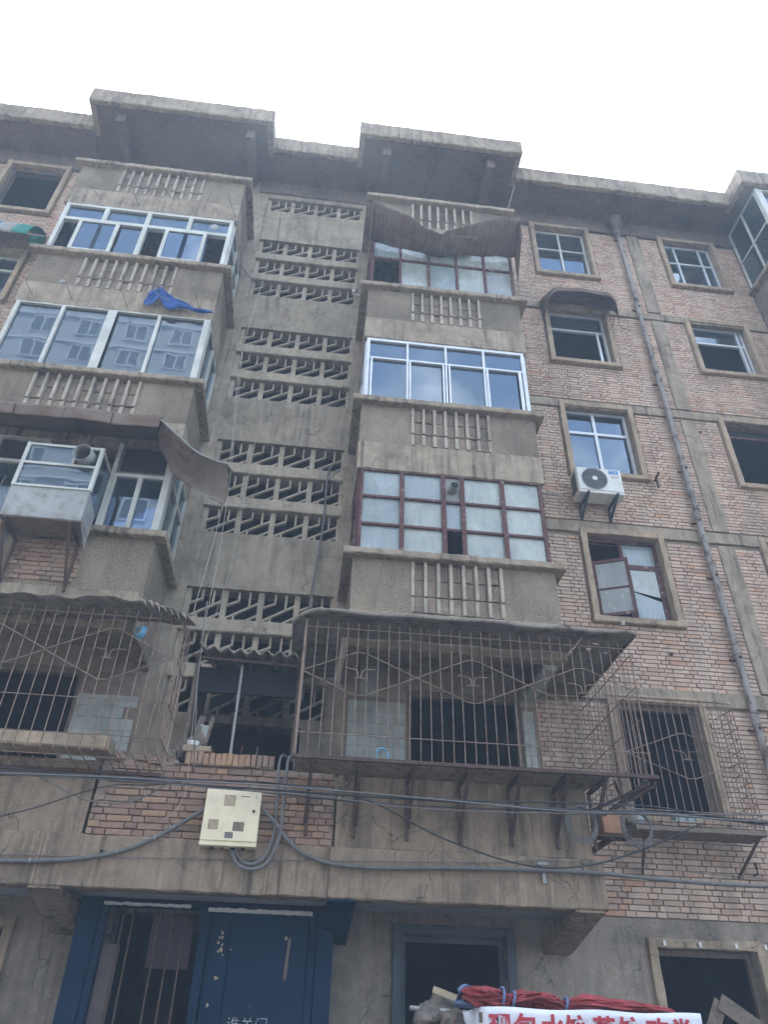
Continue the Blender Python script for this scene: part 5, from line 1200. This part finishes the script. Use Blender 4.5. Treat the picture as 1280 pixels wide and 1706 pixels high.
o = MB(); a_, b2 = px(683, 1679, -1.95), px(768, 1687, -1.95); o.tube([a_, b2 + (b2 - a_) * .3], .018, 8); o.build('metal_tube', 'galv', label='bright metal tube lying on the stall roof beside the red tarpaulin', category='tube')
o = MB(); a_, b2 = px(722, 1648, -1.95), px(762, 1664, -1.95); o.bar(a_, b2 + (b2 - a_) * .3, .05, .02, up=(0, 1, 0)); o.build('timber_offcut', 'woodl', label='yellowish timber offcut leaning on the red tarpaulin', category='plank')
def sack(x, y, Y, r, sd, lab):
    random.seed(sd); p = px(x, y, Y); ph = [random.uniform(0, 6) for _ in range(4)]
    def sk(u, v):
        q_ = Vector((r * math.sin(math.pi * v) * math.cos(2 * math.pi * u), r * math.sin(math.pi * v) * math.sin(2 * math.pi * u), -r * .9 * math.cos(math.pi * v)))
        w_ = Vector((math.cos(2 * math.pi * u), math.sin(2 * math.pi * u), v * 3 + sd * 5))
        q_ *= 1 + .35 * mnoise.noise(w_ * 1.3) + .25 * abs(mnoise.noise(w_ * 4)) - .12 * abs(mnoise.noise(w_ * 9))
        q_ += p; return (q_.x, q_.y, max(zt - .219, q_.z))
    o = MB(); o.grid(sk, 48, 30)
    o.build('sack', 'bag', smooth=True, label=lab, category='sack')
sack(712, 1698, -1.92, .12, 1, 'round beige plastic sack beside the metal tube on the stall roof'); sack(757, 1704, -2.05, .10, 2, 'pointed beige plastic sack next to the banner end'); sack(735, 1684, -1.75, .14, 3, 'dim brown sack behind the metal tube')
o = MB(); a_ = px(1200, 1668, -.35); b2 = px(1245, 1700, -.35); o.bar(a_, b2 + (b2 - a_) * .6, .16, .02, up=(0, 1, 0)); o.bar(a_ + Vector((.02, .02, 0)), a_ + Vector((-.12, .03, -.24)), .14, .02, up=(0, 1, 0)); o.build('folded_carton', 'wood', label='folded brown carton leaning at the right ground floor window', category='carton')
bpy.context.view_layer.update()
o = MB(); o.rbox(4.15, 5.6, -.55, -.12, .121, 1.80, seg=.3, j=.01); o.build('crate_pile', 'wood', label='dark timber crate pile under the right ground floor window', category='crates')
# ================================================================== buildings across the street, seen mirrored in the panes
def tower(x0, x1, y, h, name, label, fl=3.0, bay=3.4, step=()):
    T = thing(name, ((x0 + x1) / 2, y - 7, 0), label, 'building')
    m = MB(); m.box(x0, x1, y - 14, y, 0, h); m.build('wall', 'towerwall', T)
    for (a, b_, hh) in step: m = MB(); m.box(a, b_, y - 10, y - 1, h + .01, h + hh); m.build('roof_house', 'towerwall', T); m = MB(); m.box(a - .6, b_ + .6, y - 10.6, y - .4, h + hh + .01, h + hh + .4); m.build('roof_house_cap', 'towertrim', T)
    m = MB(); m.box(x0 - .4, x1 + .4, y + .01, y + .5, h - .3, h + .8); m.build('parapet', 'towertrim', T)
    wm = MB().box(-.8, .8, -.05, .06, 0, 1.6).mesh('window', 'towerglass'); fm = MB().box(-.95, .95, .0, .10, -.14, -.02).mesh('sill', 'towertrim')
    fr = MB(); 
    for q in ((-.95, -.82, 0, 1.6), (.82, .95, 0, 1.6), (-.06, .06, 0, 1.6), (-.95, .95, 1.61, 1.75)): fr.box(q[0], q[1], .06, .13, q[2], q[3])
    fr = fr.mesh('window_frame', 'towertrim')
    nb = int((x1 - x0) / bay)
    for f in range(int(h / fl)):
        if f * fl + 1 > h - 2.2: continue
        for k in range(nb):
            x = x0 + (x1 - x0) * (k + .5) / nb; z = f * fl + 1
            if f * fl < 26: continue
            w = link('window', wm, (x, y, z), T); link('window_frame', fr, (x, y, z), w); link('sill', fm, (x, y, z), w)
        m = MB(); m.box(x0 - .1, x1 + .1, y + .01, y + .16, f * fl - .1, f * fl + .12); m.build('floor_band', 'towertrim', T)
    return T
tower(-38, -11.5, -36, 58, 'apartment_tower', 'tall pale apartment tower across the street mirrored in the left balcony windows')
tower(-9, 5.2, -40, 45.5, 'apartment_tower', 'stepped roofed apartment tower across the street mirrored in the fourth floor balcony window', step=((-6, -1, 3.0), (1.5, 4.2, 2.2)))

# ================================================================== curtains behind a few panes
def curtain(x0, x1, z0, z1, y, mat, lab):
    m = MB(); ph = random.uniform(0, 6); n = int((x1 - x0) * 60)
    m.grid(lambda u, v: (lerp(x0, x1, u), y + .022 * math.sin(u * (x1 - x0) * 52 + ph + .8 * v) + .012 * math.sin(u * 17 + 2 * v), lerp(z0, z1, v)), n, 8)
    m.build('curtain', mat, smooth=True, label=lab, category='curtain')
MAT['cur_blue'] = plain('pale_blue_curtain', (0.22, 0.30, 0.45), .9, var=.3, scale=9); MAT['cur_white'] = plain('grey_white_curtain', (0.42, 0.42, 0.40), .9, var=.3, scale=7); MAT['cur_green'] = plain('faded_green_curtain', (0.20, 0.30, 0.26), .9, var=.3, scale=7)
curtain(-4.72, -4.12, 12.52, 13.5, -1.02, 'cur_blue', 'pale blue curtain behind the fifth floor left sliding pane')
curtain(-3.28, -2.60, 12.52, 13.9, -1.02, 'cur_blue', 'blue curtain behind the fifth floor left window next to the stairwell')
curtain(-5.1, -4.5, 9.72, 11.1, -1.0, 'cur_white', 'grey white curtain at the outer end of the fourth floor left window')
curtain(-3.0, -2.2, 9.72, 11.1, -.9, 'cur_white', 'drawn grey curtain in the fourth floor left window next to the stairwell')
curtain(7.5, 8.0, 15.3, 16.9, .25, 'cur_green', 'faded green curtain in the top floor window right of the drainpipe')
curtain(.50, 1.05, 9.72, 11.0, -.95, 'cur_white', 'grey white curtain at the stairwell end of the fourth floor right balcony window')

# ================================================================== added thin volume standing in for veiling lens glare
hz = MB(); hz.box(-131, 131, -131, 131, -1.4, 63)
ho = hz.build('glare_veil', None, kind='stuff')
hm = bpy.data.materials.new('glare_veil'); hm.use_nodes = True; t = hm.node_tree; t.nodes.clear()
vo = t.nodes.new('ShaderNodeVolumePrincipled'); vo.inputs['Color'].default_value = (0.60, 0.78, 1.0, 1); vo.inputs['Density'].default_value = 0.0062; vo.inputs['Anisotropy'].default_value = 0.1
oo = t.nodes.new('ShaderNodeOutputMaterial'); t.links.new(vo.outputs['Volume'], oo.inputs['Volume']); ho.data.materials.append(hm)
